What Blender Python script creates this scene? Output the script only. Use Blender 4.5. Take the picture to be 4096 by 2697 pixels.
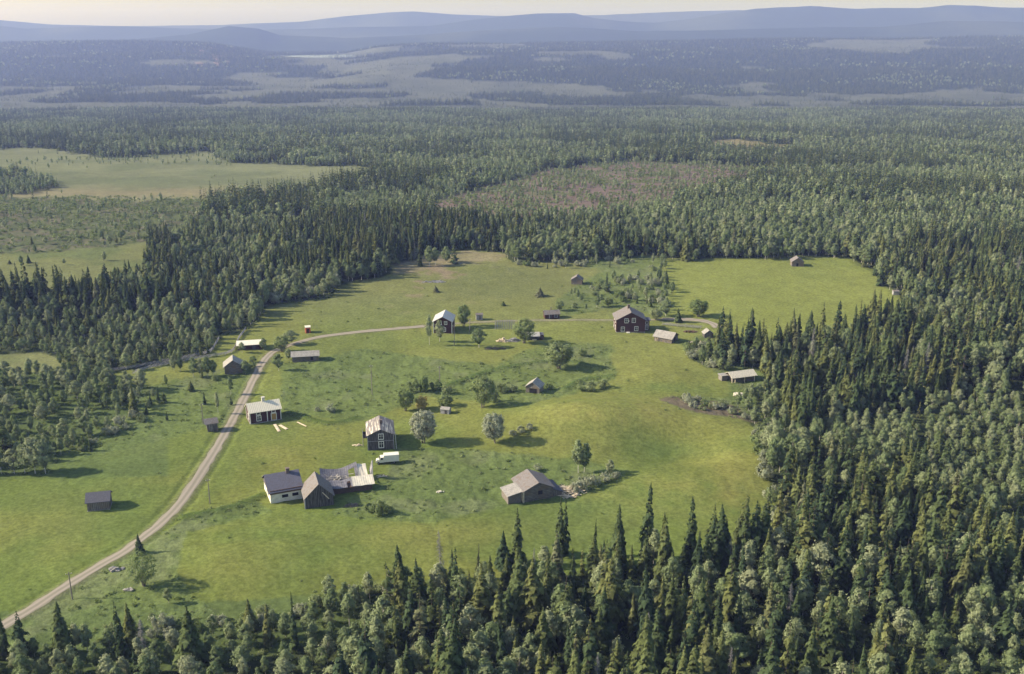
import bpy, math, random
import numpy as np
from mathutils import Vector, Matrix
for o in list(bpy.data.objects): bpy.data.objects.remove(o)
C = bpy.context.scene
R = math.radians
rng = np.random.default_rng(7); random.seed(7)

# ------------------------------------------------------------ camera, sky, sun
CH = 120.0                                   # camera height above the village meadow
F = 35/36*4096; CX, CY = 2048.0, 1348.5
P = math.atan((CY-90)/F)                     # downward tilt
cam = bpy.data.cameras.new('camera'); cam.lens = 35; cam.sensor_width = 36
cam.clip_start = 1; cam.clip_end = 60000
co = bpy.data.objects.new('camera', cam); C.collection.objects.link(co)
co.location = (0, 0, CH); co.rotation_euler = (math.pi/2-P, 0, 0); C.camera = co
C.render.resolution_x = 1024; C.render.resolution_y = 674

SUN_EL, SX, SY = R(30), -1.0, 0.02           # the sun stands to the left, a little behind the village
w = bpy.data.worlds.new('World'); C.world = w; w.use_nodes = True
nt = w.node_tree; nt.nodes.clear()
sky = nt.nodes.new('ShaderNodeTexSky'); sky.sky_type = 'NISHITA'; sky.sun_disc = False
sky.sun_elevation = SUN_EL; sky.sun_rotation = math.atan2(SX, SY)
sky.air_density = 1.0; sky.dust_density = 1.5; sky.ozone_density = 0.4; sky.altitude = 300
bg = nt.nodes.new('ShaderNodeBackground'); bg.inputs[1].default_value = 0.12
wo = nt.nodes.new('ShaderNodeOutputWorld')
nt.links.new(sky.outputs[0], bg.inputs[0]); nt.links.new(bg.outputs[0], wo.inputs[0])
sl = bpy.data.lights.new('sun', 'SUN'); sl.energy = 5.0; sl.angle = R(0.6); sl.color = (1.0, 0.87, 0.68)
so = bpy.data.objects.new('sun', sl); C.collection.objects.link(so)
sd = Vector((SX, SY, math.hypot(SX, SY)*math.tan(SUN_EL))).normalized()
so.rotation_euler = sd.to_track_quat('Z', 'Y').to_euler(); so.location = (-300, 100, 400)
C.view_settings.view_transform = 'Standard'; C.view_settings.look = 'None'
C.view_settings.exposure = 0.66; C.view_settings.gamma = 1.0; C.view_settings.use_curve_mapping = False
HAZE_DENSITY = 1/5900.0
C.render.engine = 'CYCLES'
C.cycles.volume_bounces = 0; C.cycles.max_bounces = 5; C.cycles.diffuse_bounces = 3

# ------------------------------------------------------------ noise, terrain, projection
def _h(ix, iy, seed):
    n = (ix.astype(np.int64)*374761393 + iy.astype(np.int64)*668265263 + seed*1442695041) & 0xffffffff
    n = ((n ^ (n >> 13))*1274126177) & 0xffffffff
    n = (n ^ (n >> 16))
    return (n & 0xffffff)/float(0xffffff)
def vn(x, y, seed=0):
    x = np.asarray(x, float); y = np.asarray(y, float)
    ix = np.floor(x); iy = np.floor(y); fx = x-ix; fy = y-iy
    fx = fx*fx*(3-2*fx); fy = fy*fy*(3-2*fy)
    a = _h(ix, iy, seed); b = _h(ix+1, iy, seed); c = _h(ix, iy+1, seed); d = _h(ix+1, iy+1, seed)
    return (a*(1-fx)+b*fx)*(1-fy)+(c*(1-fx)+d*fx)*fy
def fbm(x, y, sc, o=3, seed=0):
    s = 0; a = 1; t = 0
    for k in range(o):
        s = s+a*vn(np.asarray(x)/sc*2**k+17.3*k, np.asarray(y)/sc*2**k-9.1*k, seed+k); t += a; a *= .5
    return s/t
K = 2380/4096
def z_from_Y(Y, q):                          # height that appears at overview row Y at forward distance q
    b = (CY-np.asarray(Y, float)/K)/F
    return CH+q*np.tan(np.arctan(b)-P)
def crest(q, pts):
    xs = [p[0] for p in pts]; zs = z_from_Y([p[1] for p in pts], q)
    return lambda u: np.interp(u, xs, zs)
cst = lambda v: (lambda u: np.full(np.shape(u), float(v)))
c56 = [(-300,104),(0,102),(300,98),(480,103),(620,125),(800,125),(870,112),(1000,103),(1300,100),(1500,97),(1800,91),(2100,90),(2380,88)]
c80 = [(-200,92),(0,95),(300,92),(430,80),(530,60),(600,66),(650,82),(800,88),(1000,80),(1150,71),(1300,64),(1400,68),(1500,74),(1700,71),(1950,64),(2050,61),(2200,47),(2380,50)]
c105 = [(0,60),(60,66),(150,63),(300,60),(450,66),(600,70),(800,64),(1000,60),(1100,47),(1180,38),(1250,32),(1335,31),(1380,42),(1450,50),(1520,53),(1600,44),(1680,30),(1750,20),(1880,13),(1950,17),(1990,19),(2060,17),(2130,18),(2200,11),(2260,12),(2320,18),(2380,18)]
c135 = [(0,47),(60,52),(120,57),(300,61),(500,56),(700,50),(800,38),(900,29),(960,26),(1060,32),(1150,36),(1400,36),(1500,30),(1600,27),(1700,24),(1900,24),(2380,20)]
KN = [(-1e6, cst(0)), (650, cst(0)), (1050, cst(-16)), (1500, cst(-40)), (2000, cst(-66)), (2450, cst(-85)), (3000, cst(-95)), (3300, cst(-95)),
      (4000, crest(4000, [(0,188),(700,187),(800,176),(900,162),(1400,164),(1800,168),(2380,160)])),
      (5000, crest(5000, [(0,126),(480,127),(620,133),(800,132),(880,124),(1000,120),(1300,118),(1800,114),(2380,110)])),
      (5600, crest(5600, c56)), (6300, lambda u: crest(5600, c56)(u)-22), (7000, crest(7000, c80)),
      (7700, lambda u: crest(7000, c80)(u)-35), (8400, crest(8400, c105)), (9200, lambda u: crest(8400, c105)(u)-60),
      (10000, crest(10000, c135)), (11300, lambda u: crest(10000, c135)(u)-120), (30000, cst(-60))]
BUMPS = []                                   # x, y, radius x, radius y, height
LAKES = []                                   # x, y, rx, ry, z
def terrain(x, y):
    x = np.asarray(x, float); y = np.asarray(y, float)
    q = np.where(y > 0, y, 0.0)
    u = 1190+2314*x/(np.maximum(y, 50)*math.cos(P))
    z = np.zeros(np.shape(q))
    for (q0, f0), (q1, f1) in zip(KN[:-1], KN[1:]):
        m = (q >= q0) & (q < q1)
        if not np.any(m): continue
        t = (q-q0)/(q1-q0); ts = t*t*(3-2*t)
        t = np.where(q0 < 3000, t, ts)
        z = np.where(m, f0(u)*(1-t)+f1(u)*t, z)
    z = z+(fbm(x, y, 75, 2, 3)-.5)*2.2*np.clip(q/150, 0, 1)
    z = z+(fbm(x, y, 320, 3, 5)-.5)*np.clip((q-650)/900, 0, 1)*16*np.clip((3100-q)/900, .15, 1)
    z = z+(fbm(x, y, 900, 3, 8)-.5)*np.clip((q-3400)/1500, 0, 1)*26
    for bx, by, rx, ry, hh in BUMPS:
        z = z+hh*np.exp(-((x-bx)/rx)**2-((y-by)/ry)**2)
    for lx, ly, rx, ry, lz in LAKES:
        d = np.sqrt(((x-lx)/rx)**2+((y-ly)/ry)**2); k = np.clip((1.7-d)/.7, 0, 1)
        z = z*(1-k)+(lz-1.5)*k
    return z
cP, sP = math.cos(P), math.sin(P)
def proj(x, y, z):                           # full photo pixels
    d = y*cP-(z-CH)*sP; u = y*sP+(z-CH)*cP
    d = np.where(np.abs(d) < .01, .01, d)
    return CX+F*x/d, CY-F*u/d, d
def at(px, py):                              # pixel of the photo -> point on the terrain
    a = (px-CX)/F; b = (CY-py)/F
    D = np.array([a, cP+b*sP, -sP+b*cP])
    t = np.concatenate([np.arange(120, 1200, 4.0), np.geomspace(1200, 25000, 900)])
    g = CH+D[2]*t-terrain(D[0]*t, D[1]*t)
    i = np.argmax(g < 0)
    if g[i] >= 0: i = len(t)-1
    lo, hi = t[max(i-1, 0)], t[i]
    for _ in range(24):
        m = (lo+hi)/2
        if CH+D[2]*m-float(terrain(D[0]*m, D[1]*m)) > 0: lo = m
        else: hi = m
    x, y = D[0]*hi, D[1]*hi
    return Vector((x, y, float(terrain(x, y))))
def O(px, py): return at(px/K, py/K)         # the same from overview pixels (2380 wide)
def height_px(p, ty):                        # height above p whose top lands on row ty (full px)
    lo, hi = 0.0, 60.0
    for _ in range(40):
        m = (lo+hi)/2
        if proj(p.x, p.y, p.z+m)[1] > ty: lo = m
        else: hi = m
    return lo
def flat(px, py):
    b = (CY-py/K)/F; a = (px/K-CX)/F; t = CH/(sP-b*cP); return a*t, (cP+b*sP)*t
for (ox, oy, rx, ry, hh) in [(1395,985,29,15,5.4),(1580,1045,17,13,-3.2),(1700,1040,18,20,2.2),(1600,1130,24,13,1.4),(600,1290,26,16,1.8),
                             (1490,880,22,12,1.6),(300,1100,22,14,1.0),(1350,880,14,12,-1.0),(700,880,18,16,1.0),(950,1230,24,14,1.0)]:
    fx, fy = flat(ox, oy); BUMPS.append((fx, fy, rx, ry, hh*1.15))
for (ox, oy, rx) in [(770,131,100),(905,124,50)]:
    p = O(ox, oy); LAKES.append((p.x, p.y, rx*p.y/2314, rx*p.y/2314*1.1, p.z+1))

def inpoly(u, v, poly):
    r = np.zeros(np.shape(u), bool); n = len(poly)
    for i in range(n):
        x1, y1 = poly[i]; x2, y2 = poly[(i+1) % n]
        if y1 == y2: continue
        c = ((y1 > v) != (y2 > v)) & (u < (x2-x1)*(v-y1)/(y2-y1)+x1)
        r ^= c
    return r
CLEAR = [(-400,1130),(0,1108),(110,1100),(150,1050),(230,1010),(300,968),(345,940),(350,905),(300,880),(240,872),(306,860),(389,845),(483,826),(501,805),(512,786),(575,766),
 (600,745),(620,706),(700,700),(775,694),(790,664),(900,642),(908,616),(965,607),(975,592),(1080,583),(1180,590),(1190,612),(1300,612),(1400,603),(1520,596),(1540,608),
 (1700,606),(1850,603),(1970,602),(2030,645),(2080,690),(2115,716),(2000,775),(1850,800),(1720,800),(1660,770),(1655,800),(1590,800),(1600,832),(1650,852),(1770,862),(1775,905),(1750,930),
 (1700,950),(1745,985),(1765,1040),(1790,1120),(1800,1200),(1780,1250),(1700,1280),(1600,1300),(1450,1318),(1300,1340),(1200,1350),(1100,1350),(1000,1365),(850,1380),(720,1415),
 (560,1446),(400,1458),(290,1478),(150,1500),(60,1520),(-20,1530),(-400,1540)]
GLADE = [(-400,826),(0,822),(100,818),(150,840),(125,856),(70,868),(0,880),(-400,885)]
MIDM = [(-500,600),(0,588),(200,578),(350,562),(360,590),(330,640),(240,672),(150,680),(60,672),(0,680),(-500,690)]
SHRUB = [(-500,470),(0,458),(450,456),(485,472),(460,505),(450,560),(350,562),(200,578),(0,588),(-500,600)]
BOG = [(-500,345),(0,346),(90,343),(250,368),(480,352),(540,378),(700,384),(900,388),(850,415),(700,448),(480,466),(0,460),(-500,470)]
ISLE = [(-100,448),(0,452),(60,452),(140,436),(100,414),(0,400),(-100,400)]
CUT = [(985,480),(1060,452),(1170,425),(1250,398),(1450,374),(1800,388),(1790,405),(1700,432),(1560,470),(1450,488),(1250,505),(1040,505)]
GL2 = [(1640,330),(1700,322),(1850,338),(1870,352),(1740,352),(1660,346)]
GL3 = [(2290,585),(2380,562),(2600,560),(2600,606),(2380,604)]
OPENS = [CLEAR, GLADE, MIDM, SHRUB, BOG, CUT, GL2, GL3]
PLAIN = [(-900,208),(0,208),(200,200),(420,196),(600,198),(640,190),(480,184),(560,158),(800,164),(830,176),(1100,188),(1450,206),(1800,222),(2050,216),(2380,203),(3400,200),(3400,300),(2380,285),(1800,270),(1000,262),(0,270),(-900,270)]
ROUGH = [[(150,1075),(230,990),(340,960),(330,900),(420,880),(560,850),(610,835),(560,930),(520,990),(450,1005),(300,1040)],
 [(650,850),(830,815),(1000,830),(1150,850),(1270,795),(1420,800),(1430,880),(1340,915),(1200,945),(1000,925),(800,985),(720,965),(650,960)],
 [(920,1040),(1100,1045),(1330,1065),(1450,1095),(1420,1120),(1330,1155),(1180,1175),(1000,1215),(850,1205),(760,1195),(880,1130)],
 [(-100,1500),(60,1425),(200,1340),(330,1275),(420,1215),(600,1165),(640,1190),(440,1240),(410,1330),(440,1390),(560,1450),(400,1470),(0,1530)],
 [(1270,740),(1300,690),(1400,630),(1300,600),(1540,598),(1560,740),(1480,720),(1400,720)],
 [(1560,790),(1640,780),(1780,870),(1760,960),(1700,960),(1560,940),(1580,925),(1700,925),(1690,880)],
 [(1530,928),(1600,925),(1700,940),(1770,985),(1700,972),(1590,952)]]
LUSH = [[(1000,912),(1080,882),(1160,857),(1270,840),(1330,842),(1400,856)],[(420,1203),(500,1188),(560,1172),(612,1150)],[(670,960),(760,985),(830,972)],[(1310,905),(1350,885),(1420,875)]]
def cover(x, y, jit=1.0):
    """classes by ground position: returns ov pixel coordinates wobbled by noise"""
    z = terrain(x, y); px, py, d = proj(x, y, z)
    u = px*K; v = py*K
    amp = np.clip(d/40, 3, 14)
    n1 = fbm(x, y, 14, 2, 21)-.5; n2 = fbm(x, y, 14, 2, 33)-.5
    n1f = fbm(x, y, 120, 3, 24)-.5; n2f = fbm(x, y, 120, 3, 36)-.5
    far = np.clip((d-900)/1500, 0, 1)
    u = u+jit*(n1*26*(1-far)+n1f*140*far); v = v+jit*(n2*12*(1-far)+n2f*16*far)
    return u, v, z, d
def is_open(x, y):
    u, v, z, d = cover(x, y)
    o = np.zeros(np.shape(x), bool)
    for p in OPENS: o |= inpoly(u, v, p)
    o &= ~inpoly(u, v, ISLE)
    o &= (y < 2500)
    fo = inpoly(u, v, PLAIN) & (y > 2400)
    n = fbm(x, y, 420, 3, 55)
    k = np.clip((y-3300)/2500, 0, 1)
    right = np.clip((u-700)/300, 0, 1)
    bogn = (n > .67-.05*(1-right)+.03*(y > 6200)) & (y > 2900) & (y < 6000)
    patch = (fbm(x, y, 210, 3, 71) > .53-.07*(1-right)) & fo & (y > 2700)
    fo2 = (fo & ~patch) | bogn
    for lx, ly, rx, ry, lz in LAKES:
        fo2 |= (((x-lx)/(rx*1.5))**2+((y-ly)/(ry*1.25))**2) < 1
    o = np.where(y >= 2500, fo2, o)
    return o, u, v, z, d

# ------------------------------------------------------------ tagging and mesh building
def tag(o, label=None, cat=None, group=None, kind=None):
    if label: o['label'] = label
    if cat: o['category'] = cat
    if group: o['group'] = group
    if kind: o['kind'] = kind
    return o
def empty(name, loc, rz=0, label=None, cat=None, group=None):
    o = bpy.data.objects.new(name, None); C.collection.objects.link(o)
    o.location = loc; o.rotation_euler = (0, 0, rz); o.empty_display_size = .5
    return tag(o, label, cat, group)
class MB:
    def __init__(s): s.v = []; s.f = []; s.at = []
    def face(s, pts):
        n = len(s.v); s.v += [tuple(p) for p in pts]; s.f.append(tuple(range(n, n+len(pts))))
        return s
    def prism(s, prof, e0, e1, swap=False, y0=0):
        """profile of (a, z) extruded from e0 to e1 along x (or along y if swap)"""
        n = len(s.v); k = len(prof)
        for e in (e0, e1):
            for a, z in prof: s.v.append((a, e, z) if swap else (e, a, z))
        s.f.append(tuple(range(n, n+k))); s.f.append(tuple(range(n+2*k-1, n+k-1, -1)))
        for i in range(k):
            j = (i+1) % k; s.f.append((n+i, n+k+i, n+k+j, n+j))
        return s
    def box(s, c, d, rz=0, tilt=None):
        n = len(s.v); M = Matrix.Rotation(rz, 3, 'Z')
        if tilt is not None: M = M @ tilt
        for sx in (-.5, .5):
            for sy in (-.5, .5):
                for sz in (-.5, .5):
                    s.v.append(tuple(Vector(c)+M @ Vector((sx*d[0], sy*d[1], sz*d[2]))))
        for q in ((0,1,3,2),(4,6,7,5),(0,4,5,1),(2,3,7,6),(0,2,6,4),(1,5,7,3)): s.f.append(tuple(n+i for i in q))
        return s
    def tube(s, p0, p1, r0, r1=None, k=6):
        r1 = r0 if r1 is None else r1
        p0 = Vector(p0); p1 = Vector(p1); a = (p1-p0).normalized()
        b = a.orthogonal().normalized(); c = a.cross(b); n = len(s.v)
        for p, r in ((p0, r0), (p1, r1)):
            for i in range(k):
                t = 2*math.pi*i/k; s.v.append(tuple(p+(b*math.cos(t)+c*math.sin(t))*r))
        for i in range(k):
            j = (i+1) % k; s.f.append((n+i, n+j, n+k+j, n+k+i))
        s.f.append(tuple(range(n+k-1, n-1, -1))); s.f.append(tuple(range(n+k, n+2*k)))
        return s
    def slab(s, pts, th):                     # quad given by 4 top points, thickness downwards
        n = len(s.v); up = [Vector(p) for p in pts]
        s.v += [tuple(p) for p in up]+[tuple(p-Vector((0, 0, th))) for p in up]; k = len(up)
        s.f.append(tuple(range(n, n+k))); s.f.append(tuple(range(n+2*k-1, n+k-1, -1)))
        for i in range(k):
            j = (i+1) % k; s.f.append((n+i, n+k+i, n+k+j, n+j))
        return s
    def mesh(s, name, mat):
        me = bpy.data.meshes.new(name); me.from_pydata(s.v, [], s.f)
        if mat: me.materials.append(mat)
        me.update()
        return me
    def build(s, name, mat, parent=None, label=None):
        me = s.mesh(name, mat)
        import bmesh
        b = bmesh.new(); b.from_mesh(me); bmesh.ops.recalc_face_normals(b, faces=b.faces); b.to_mesh(me); b.free()
        o = bpy.data.objects.new(name, me); C.collection.objects.link(o)
        if parent: o.parent = parent
        if label: o['label'] = label
        return o

# ------------------------------------------------------------ materials
def newmat(name):
    m = bpy.data.materials.new(name); m.use_nodes = True
    t = m.node_tree; b = t.nodes['Principled BSDF']
    b.inputs['Roughness'].default_value = .85; b.inputs['Specular IOR Level'].default_value = .2
    return m, t, b
def surf(name, c1, c2, scale=2.0, stretch=(1,1,1), bump=.3, rough=.85, spec=.2, wave=None, c3=None, detail=5, lo=.35, hi=.65):
    """two (three) tone weathered surface in object space, optionally with boards / seams"""
    m, t, b = newmat(name); N = t.nodes.new; L = t.links.new
    tc = N('ShaderNodeTexCoord'); mp = N('ShaderNodeMapping'); mp.inputs['Scale'].default_value = stretch
    L(tc.outputs['Object'], mp.inputs[0])
    no = N('ShaderNodeTexNoise'); no.inputs['Scale'].default_value = scale; no.inputs['Detail'].default_value = detail; no.inputs['Roughness'].default_value = .65
    L(mp.outputs[0], no.inputs['Vector'])
    cr = N('ShaderNodeValToRGB'); cr.color_ramp.elements[0].position = lo; cr.color_ramp.elements[1].position = hi
    cr.color_ramp.elements[0].color = (*c1, 1); cr.color_ramp.elements[1].color = (*c2, 1)
    L(no.outputs[0], cr.inputs[0]); col = cr.outputs[0]
    if c3:
        n3 = N('ShaderNodeTexNoise'); n3.inputs['Scale'].default_value = scale*.35; L(tc.outputs['Object'], n3.inputs['Vector'])
        r3 = N('ShaderNodeMapRange'); r3.inputs[1].default_value = .5; r3.inputs[2].default_value = .62; L(n3.outputs[0], r3.inputs[0])
        mx = N('ShaderNodeMix'); mx.data_type = 'RGBA'; L(r3.outputs[0], mx.inputs[0]); L(col, mx.inputs[6]); mx.inputs[7].default_value = (*c3, 1); col = mx.outputs[2]
    hgt = no.outputs[0]
    if wave:
        axis, per, dark = wave                 # dark gaps between boards, logs or sheets
        wv = N('ShaderNodeTexWave'); wv.wave_type = 'BANDS'; wv.bands_direction = axis; wv.wave_profile = 'SIN'
        wv.inputs['Scale'].default_value = 1/(per*3.18); wv.inputs['Distortion'].default_value = .3
        L(tc.outputs['Object'], wv.inputs['Vector'])
        mr = N('ShaderNodeMapRange'); mr.inputs[1].default_value = .0; mr.inputs[2].default_value = .35; mr.inputs[3].default_value = dark; mr.inputs[4].default_value = 1
        L(wv.outputs['Fac'], mr.inputs[0])
        mu = N('ShaderNodeMix'); mu.data_type = 'RGBA'; mu.blend_type = 'MULTIPLY'; mu.inputs[0].default_value = 1
        L(col, mu.inputs[6]); L(mr.outputs[0], mu.inputs[7]); col = mu.outputs[2]
        ad = N('ShaderNodeMath'); ad.operation = 'ADD'; L(no.outputs[0], ad.inputs[0]); L(wv.outputs['Fac'], ad.inputs[1]); hgt = ad.outputs[0]
    L(col, b.inputs['Base Color']); b.inputs['Roughness'].default_value = rough; b.inputs['Specular IOR Level'].default_value = spec
    bp = N('ShaderNodeBump'); bp.inputs['Strength'].default_value = bump; bp.inputs['Distance'].default_value = .05
    L(hgt, bp.inputs['Height']); L(bp.outputs[0], b.inputs['Normal'])
    return m
def leafmat(name, ramp, trans=.25, noise=.35):
    """foliage: tone differs from tree to tree and from leaf clump to leaf clump"""
    m, t, b = newmat(name); N = t.nodes.new; L = t.links.new
    oi = N('ShaderNodeObjectInfo'); cr = N('ShaderNodeValToRGB'); e = cr.color_ramp.elements
    while len(e) < len(ramp): e.new(.5)
    for i, (p, c) in enumerate(ramp): e[i].position = p; e[i].color = (*c, 1)
    L(oi.outputs['Random'], cr.inputs[0])
    at_ = N('ShaderNodeAttribute'); at_.attribute_name = 'tone'
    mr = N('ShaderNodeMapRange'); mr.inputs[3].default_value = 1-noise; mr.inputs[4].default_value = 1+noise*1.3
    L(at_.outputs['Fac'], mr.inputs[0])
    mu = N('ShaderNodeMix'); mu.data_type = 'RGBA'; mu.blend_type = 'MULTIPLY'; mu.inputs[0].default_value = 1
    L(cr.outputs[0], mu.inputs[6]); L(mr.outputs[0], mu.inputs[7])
    df = N('ShaderNodeBsdfDiffuse'); tr = N('ShaderNodeBsdfTranslucent'); ms = N('ShaderNodeMixShader'); ms.inputs[0].default_value = trans
    L(mu.outputs[2], df.inputs[0]); L(mu.outputs[2], tr.inputs[0]); L(df.outputs[0], ms.inputs[1]); L(tr.outputs[0], ms.inputs[2])
    out = t.nodes['Material Output']; t.nodes.remove(b); L(ms.outputs[0], out.inputs['Surface'])
    return m
M = {}
M['spruce'] = leafmat('spruce_needles', [(0,(.044,.068,.038)),(.35,(.070,.098,.044)),(.7,(.108,.130,.050)),(.94,(.135,.148,.056)),(1,(.125,.135,.080))], .2, .5)
M['birch'] = leafmat('birch_leaves', [(0,(.17,.225,.105)),(.4,(.24,.295,.150)),(.75,(.29,.335,.185)),(1,(.34,.37,.23))], .42, .28)
M['willow'] = leafmat('willow_leaves', [(0,(.33,.36,.26)),(1,(.37,.39,.29))], .4, .25)
M['bush'] = leafmat('bush_leaves', [(0,(.17,.225,.09)),(.5,(.22,.27,.12)),(1,(.27,.31,.16))], .4, .28)
M['bushpale'] = leafmat('pale_bush_leaves', [(0,(.32,.35,.24)),(1,(.37,.39,.28))], .4, .25)
M['orange'] = leafmat('rusty_leaves', [(0,(.40,.34,.13)),(1,(.40,.34,.13))], .4, .2)
M['tuft'] = leafmat('meadow_herbs', [(0,(.19,.25,.085)),(.6,(.23,.28,.11)),(1,(.27,.31,.15))], .4, .22)
M['deadtwig'] = surf('dead_twigs', (.15,.15,.155), (.24,.235,.23), 3)
M['bark'] = surf('spruce_bark', (.09,.07,.055), (.16,.13,.11), 4, (1,1,.3))
M['birchbark'] = surf('birch_bark', (.14,.12,.10), (.62,.58,.52), 5, (1,1,2.5), lo=.38, hi=.46)
M['greybark'] = surf('grey_bark', (.13,.11,.09), (.22,.19,.16), 4, (1,1,.3))
M['board'] = surf('grey_boards', (.10,.09,.085), (.30,.28,.26), 1.3, (3,3,.4), wave=('X', .45, .45), c3=(.20,.165,.13))
M['boardy'] = surf('grey_boards_side', (.15,.13,.12), (.27,.245,.22), 3, (3,3,.5), wave=('DIAGONAL', .25, .55), c3=(.20,.165,.13))
M['logs'] = surf('grey_logs', (.10,.09,.085), (.30,.27,.24), 1.6, (.6,.6,3), wave=('Z', .42, .35), c3=(.22,.17,.12))
M['shingle'] = surf('weathered_shingles', (.13,.12,.122), (.27,.25,.24), 4, (2,2,2), c3=(.18,.15,.13), bump=.5)
M['shinglelight'] = surf('pale_split_boards', (.22,.215,.205), (.46,.43,.385), 3.2, (3,.6,1), c3=(.27,.255,.235), bump=.5)
M['shingledark'] = surf('dark_shed_roofing', (.085,.085,.105), (.14,.14,.165), 4, c3=(.11,.11,.13))
M['darkroof'] = surf('dark_felt_roof', (.095,.097,.135), (.16,.16,.20), 5, c3=(.12,.115,.14))
M['tin'] = surf('pale_sheet_metal', (.78,.71,.55), (.88,.81,.65), 1.5, (1,1,1), wave=('X', .55, .72), rough=.45, spec=.4, bump=.25)
M['tingrey'] = surf('grey_sheet_metal', (.42,.41,.40), (.56,.55,.53), 1.2, rough=.5, spec=.4, c3=(.50,.47,.42))
M['tinwhite'] = surf('whitewashed_sheet', (.76,.72,.60), (.86,.81,.68), 1.0, rough=.5, spec=.3)
M['tinrust'] = surf('rusted_sheet_metal', (.20,.175,.165), (.70,.64,.52), 1.0, (2.6,.12,1), rough=.6, spec=.3, lo=.53, hi=.58)
M['ruinroof'] = surf('mottled_sheet_metal', (.13,.13,.155), (.24,.23,.25), 1.4, rough=.6, spec=.3, wave=('X', .6, .75))
M['ruinpale'] = surf('bare_pale_sheets', (.60,.56,.47), (.74,.69,.57), 1.2, rough=.6, spec=.3, wave=('X', .6, .8))
M['palelogroof'] = surf('bleached_roof_boards', (.40,.37,.31), (.74,.69,.57), 2.6, (3,.6,1), bump=.5)
M['plaster'] = surf('white_plaster', (.62,.58,.52), (.80,.76,.68), 1.2, c3=(.70,.64,.55))
M['brownwood'] = surf('brown_boards', (.10,.065,.045), (.17,.11,.075), 3, wave=('X', .2, .6))
M['darkwood'] = surf('tarred_boards', (.045,.042,.042), (.17,.155,.15), 1.3, (3,3,.35), wave=('X', .45, .5))
M['falu'] = surf('falu_red_boards', (.055,.026,.023), (.090,.042,.035), 3, (3,3,.5), wave=('X', .22, .7))
M['redlogs'] = surf('dark_red_timber', (.070,.036,.030), (.125,.062,.048), 3, (.6,.6,3), wave=('Z', .26, .5))
M['redhut'] = surf('bright_red_boards', (.50,.11,.055), (.60,.16,.08), 2, wave=('Z', .3, .6))
M['white'] = surf('white_paint', (.70,.68,.62), (.82,.80,.74), 3, bump=.05)
M['truck'] = surf('cream_lorry_paint', (.72,.69,.60), (.80,.77,.68), .8, bump=.02, rough=.4, spec=.4)
M['glass'] = surf('window_glass', (.012,.015,.02), (.03,.035,.045), .6, bump=.02, rough=.12, spec=.6)
M['hollow'] = surf('dark_opening', (.012,.012,.012), (.02,.02,.02), 2)
M['brick'] = surf('old_chimney_brick', (.12,.095,.085), (.24,.19,.17), 5, wave=('Z', .15, .6))
M['brickwhite'] = surf('limewashed_chimney', (.50,.47,.42), (.68,.64,.57), 4)
M['rubber'] = surf('tyre_rubber', (.02,.02,.02), (.035,.035,.035), 4)
M['steel'] = surf('dull_steel', (.20,.20,.20), (.30,.30,.30), 4, rough=.4)
M['pole'] = surf('weathered_pole', (.17,.15,.14), (.27,.24,.22), 4, (3,3,.4))
M['rail'] = surf('silvered_fence_rails', (.24,.235,.25), (.40,.39,.40), 3)
M['fresh'] = surf('pale_timber', (.52,.42,.30), (.78,.68,.52), 2.5)
M['fieldstone'] = surf('field_stone', (.18,.17,.165), (.40,.38,.35), 3)
M['doorwood'] = surf('ochre_door', (.36,.22,.06), (.46,.29,.09), 3)
M['signwhite'] = M['white']

# ------------------------------------------------------------ road line, built before the ground so the meadow can make room for it
def smooth(pts, n=14):
    out = []; P_ = [pts[0]]+list(pts)+[pts[-1]]
    for i in range(1, len(P_)-2):
        p0, p1, p2, p3 = [np.array(P_[j][:2], float) for j in (i-1, i, i+1, i+2)]
        for k in range(n):
            t = k/n; out.append(.5*((2*p1)+(-p0+p2)*t+(2*p0-5*p1+4*p2-p3)*t*t+(-p0+3*p1-3*p2+p3)*t**3))
    out.append(np.array(P_[-2][:2], float)); return np.array(out)
rd_px = [(-90,1500),(-20,1468),(30,1440),(80,1410),(130,1377),(180,1346),(235,1313),(290,1281),(340,1243),(382,1208),(420,1167),(455,1117),(490,1063),(520,1012),(545,968),(568,925),(588,885),(606,850),(628,823),(652,810),(690,797),(750,782),(850,770),(930,763),(985,758)]
RD = smooth([O(*p)[:2] for p in rd_px])
rd2_px = [(980,758.5),(1070,751),(1180,746),(1290,744),(1420,744),(1520,743),(1580,743),(1640,748),(1668,756)]
RD2 = smooth([O(*p)[:2] for p in rd2_px])
def dist_line(x, y, line, step=2):
    d = np.full(np.shape(x), 1e9)
    for a, b in zip(line[:-step:step], line[step::step]):
        ab = b-a; l = max(ab@ab, 1e-6)
        t = np.clip(((x-a[0])*ab[0]+(y-a[1])*ab[1])/l, 0, 1)
        d = np.minimum(d, np.hypot(x-a[0]-t*ab[0], y-a[1]-t*ab[1]))
    return d
LUSHW = [smooth([O(*p)[:2] for p in l], 6) for l in LUSH]

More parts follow.
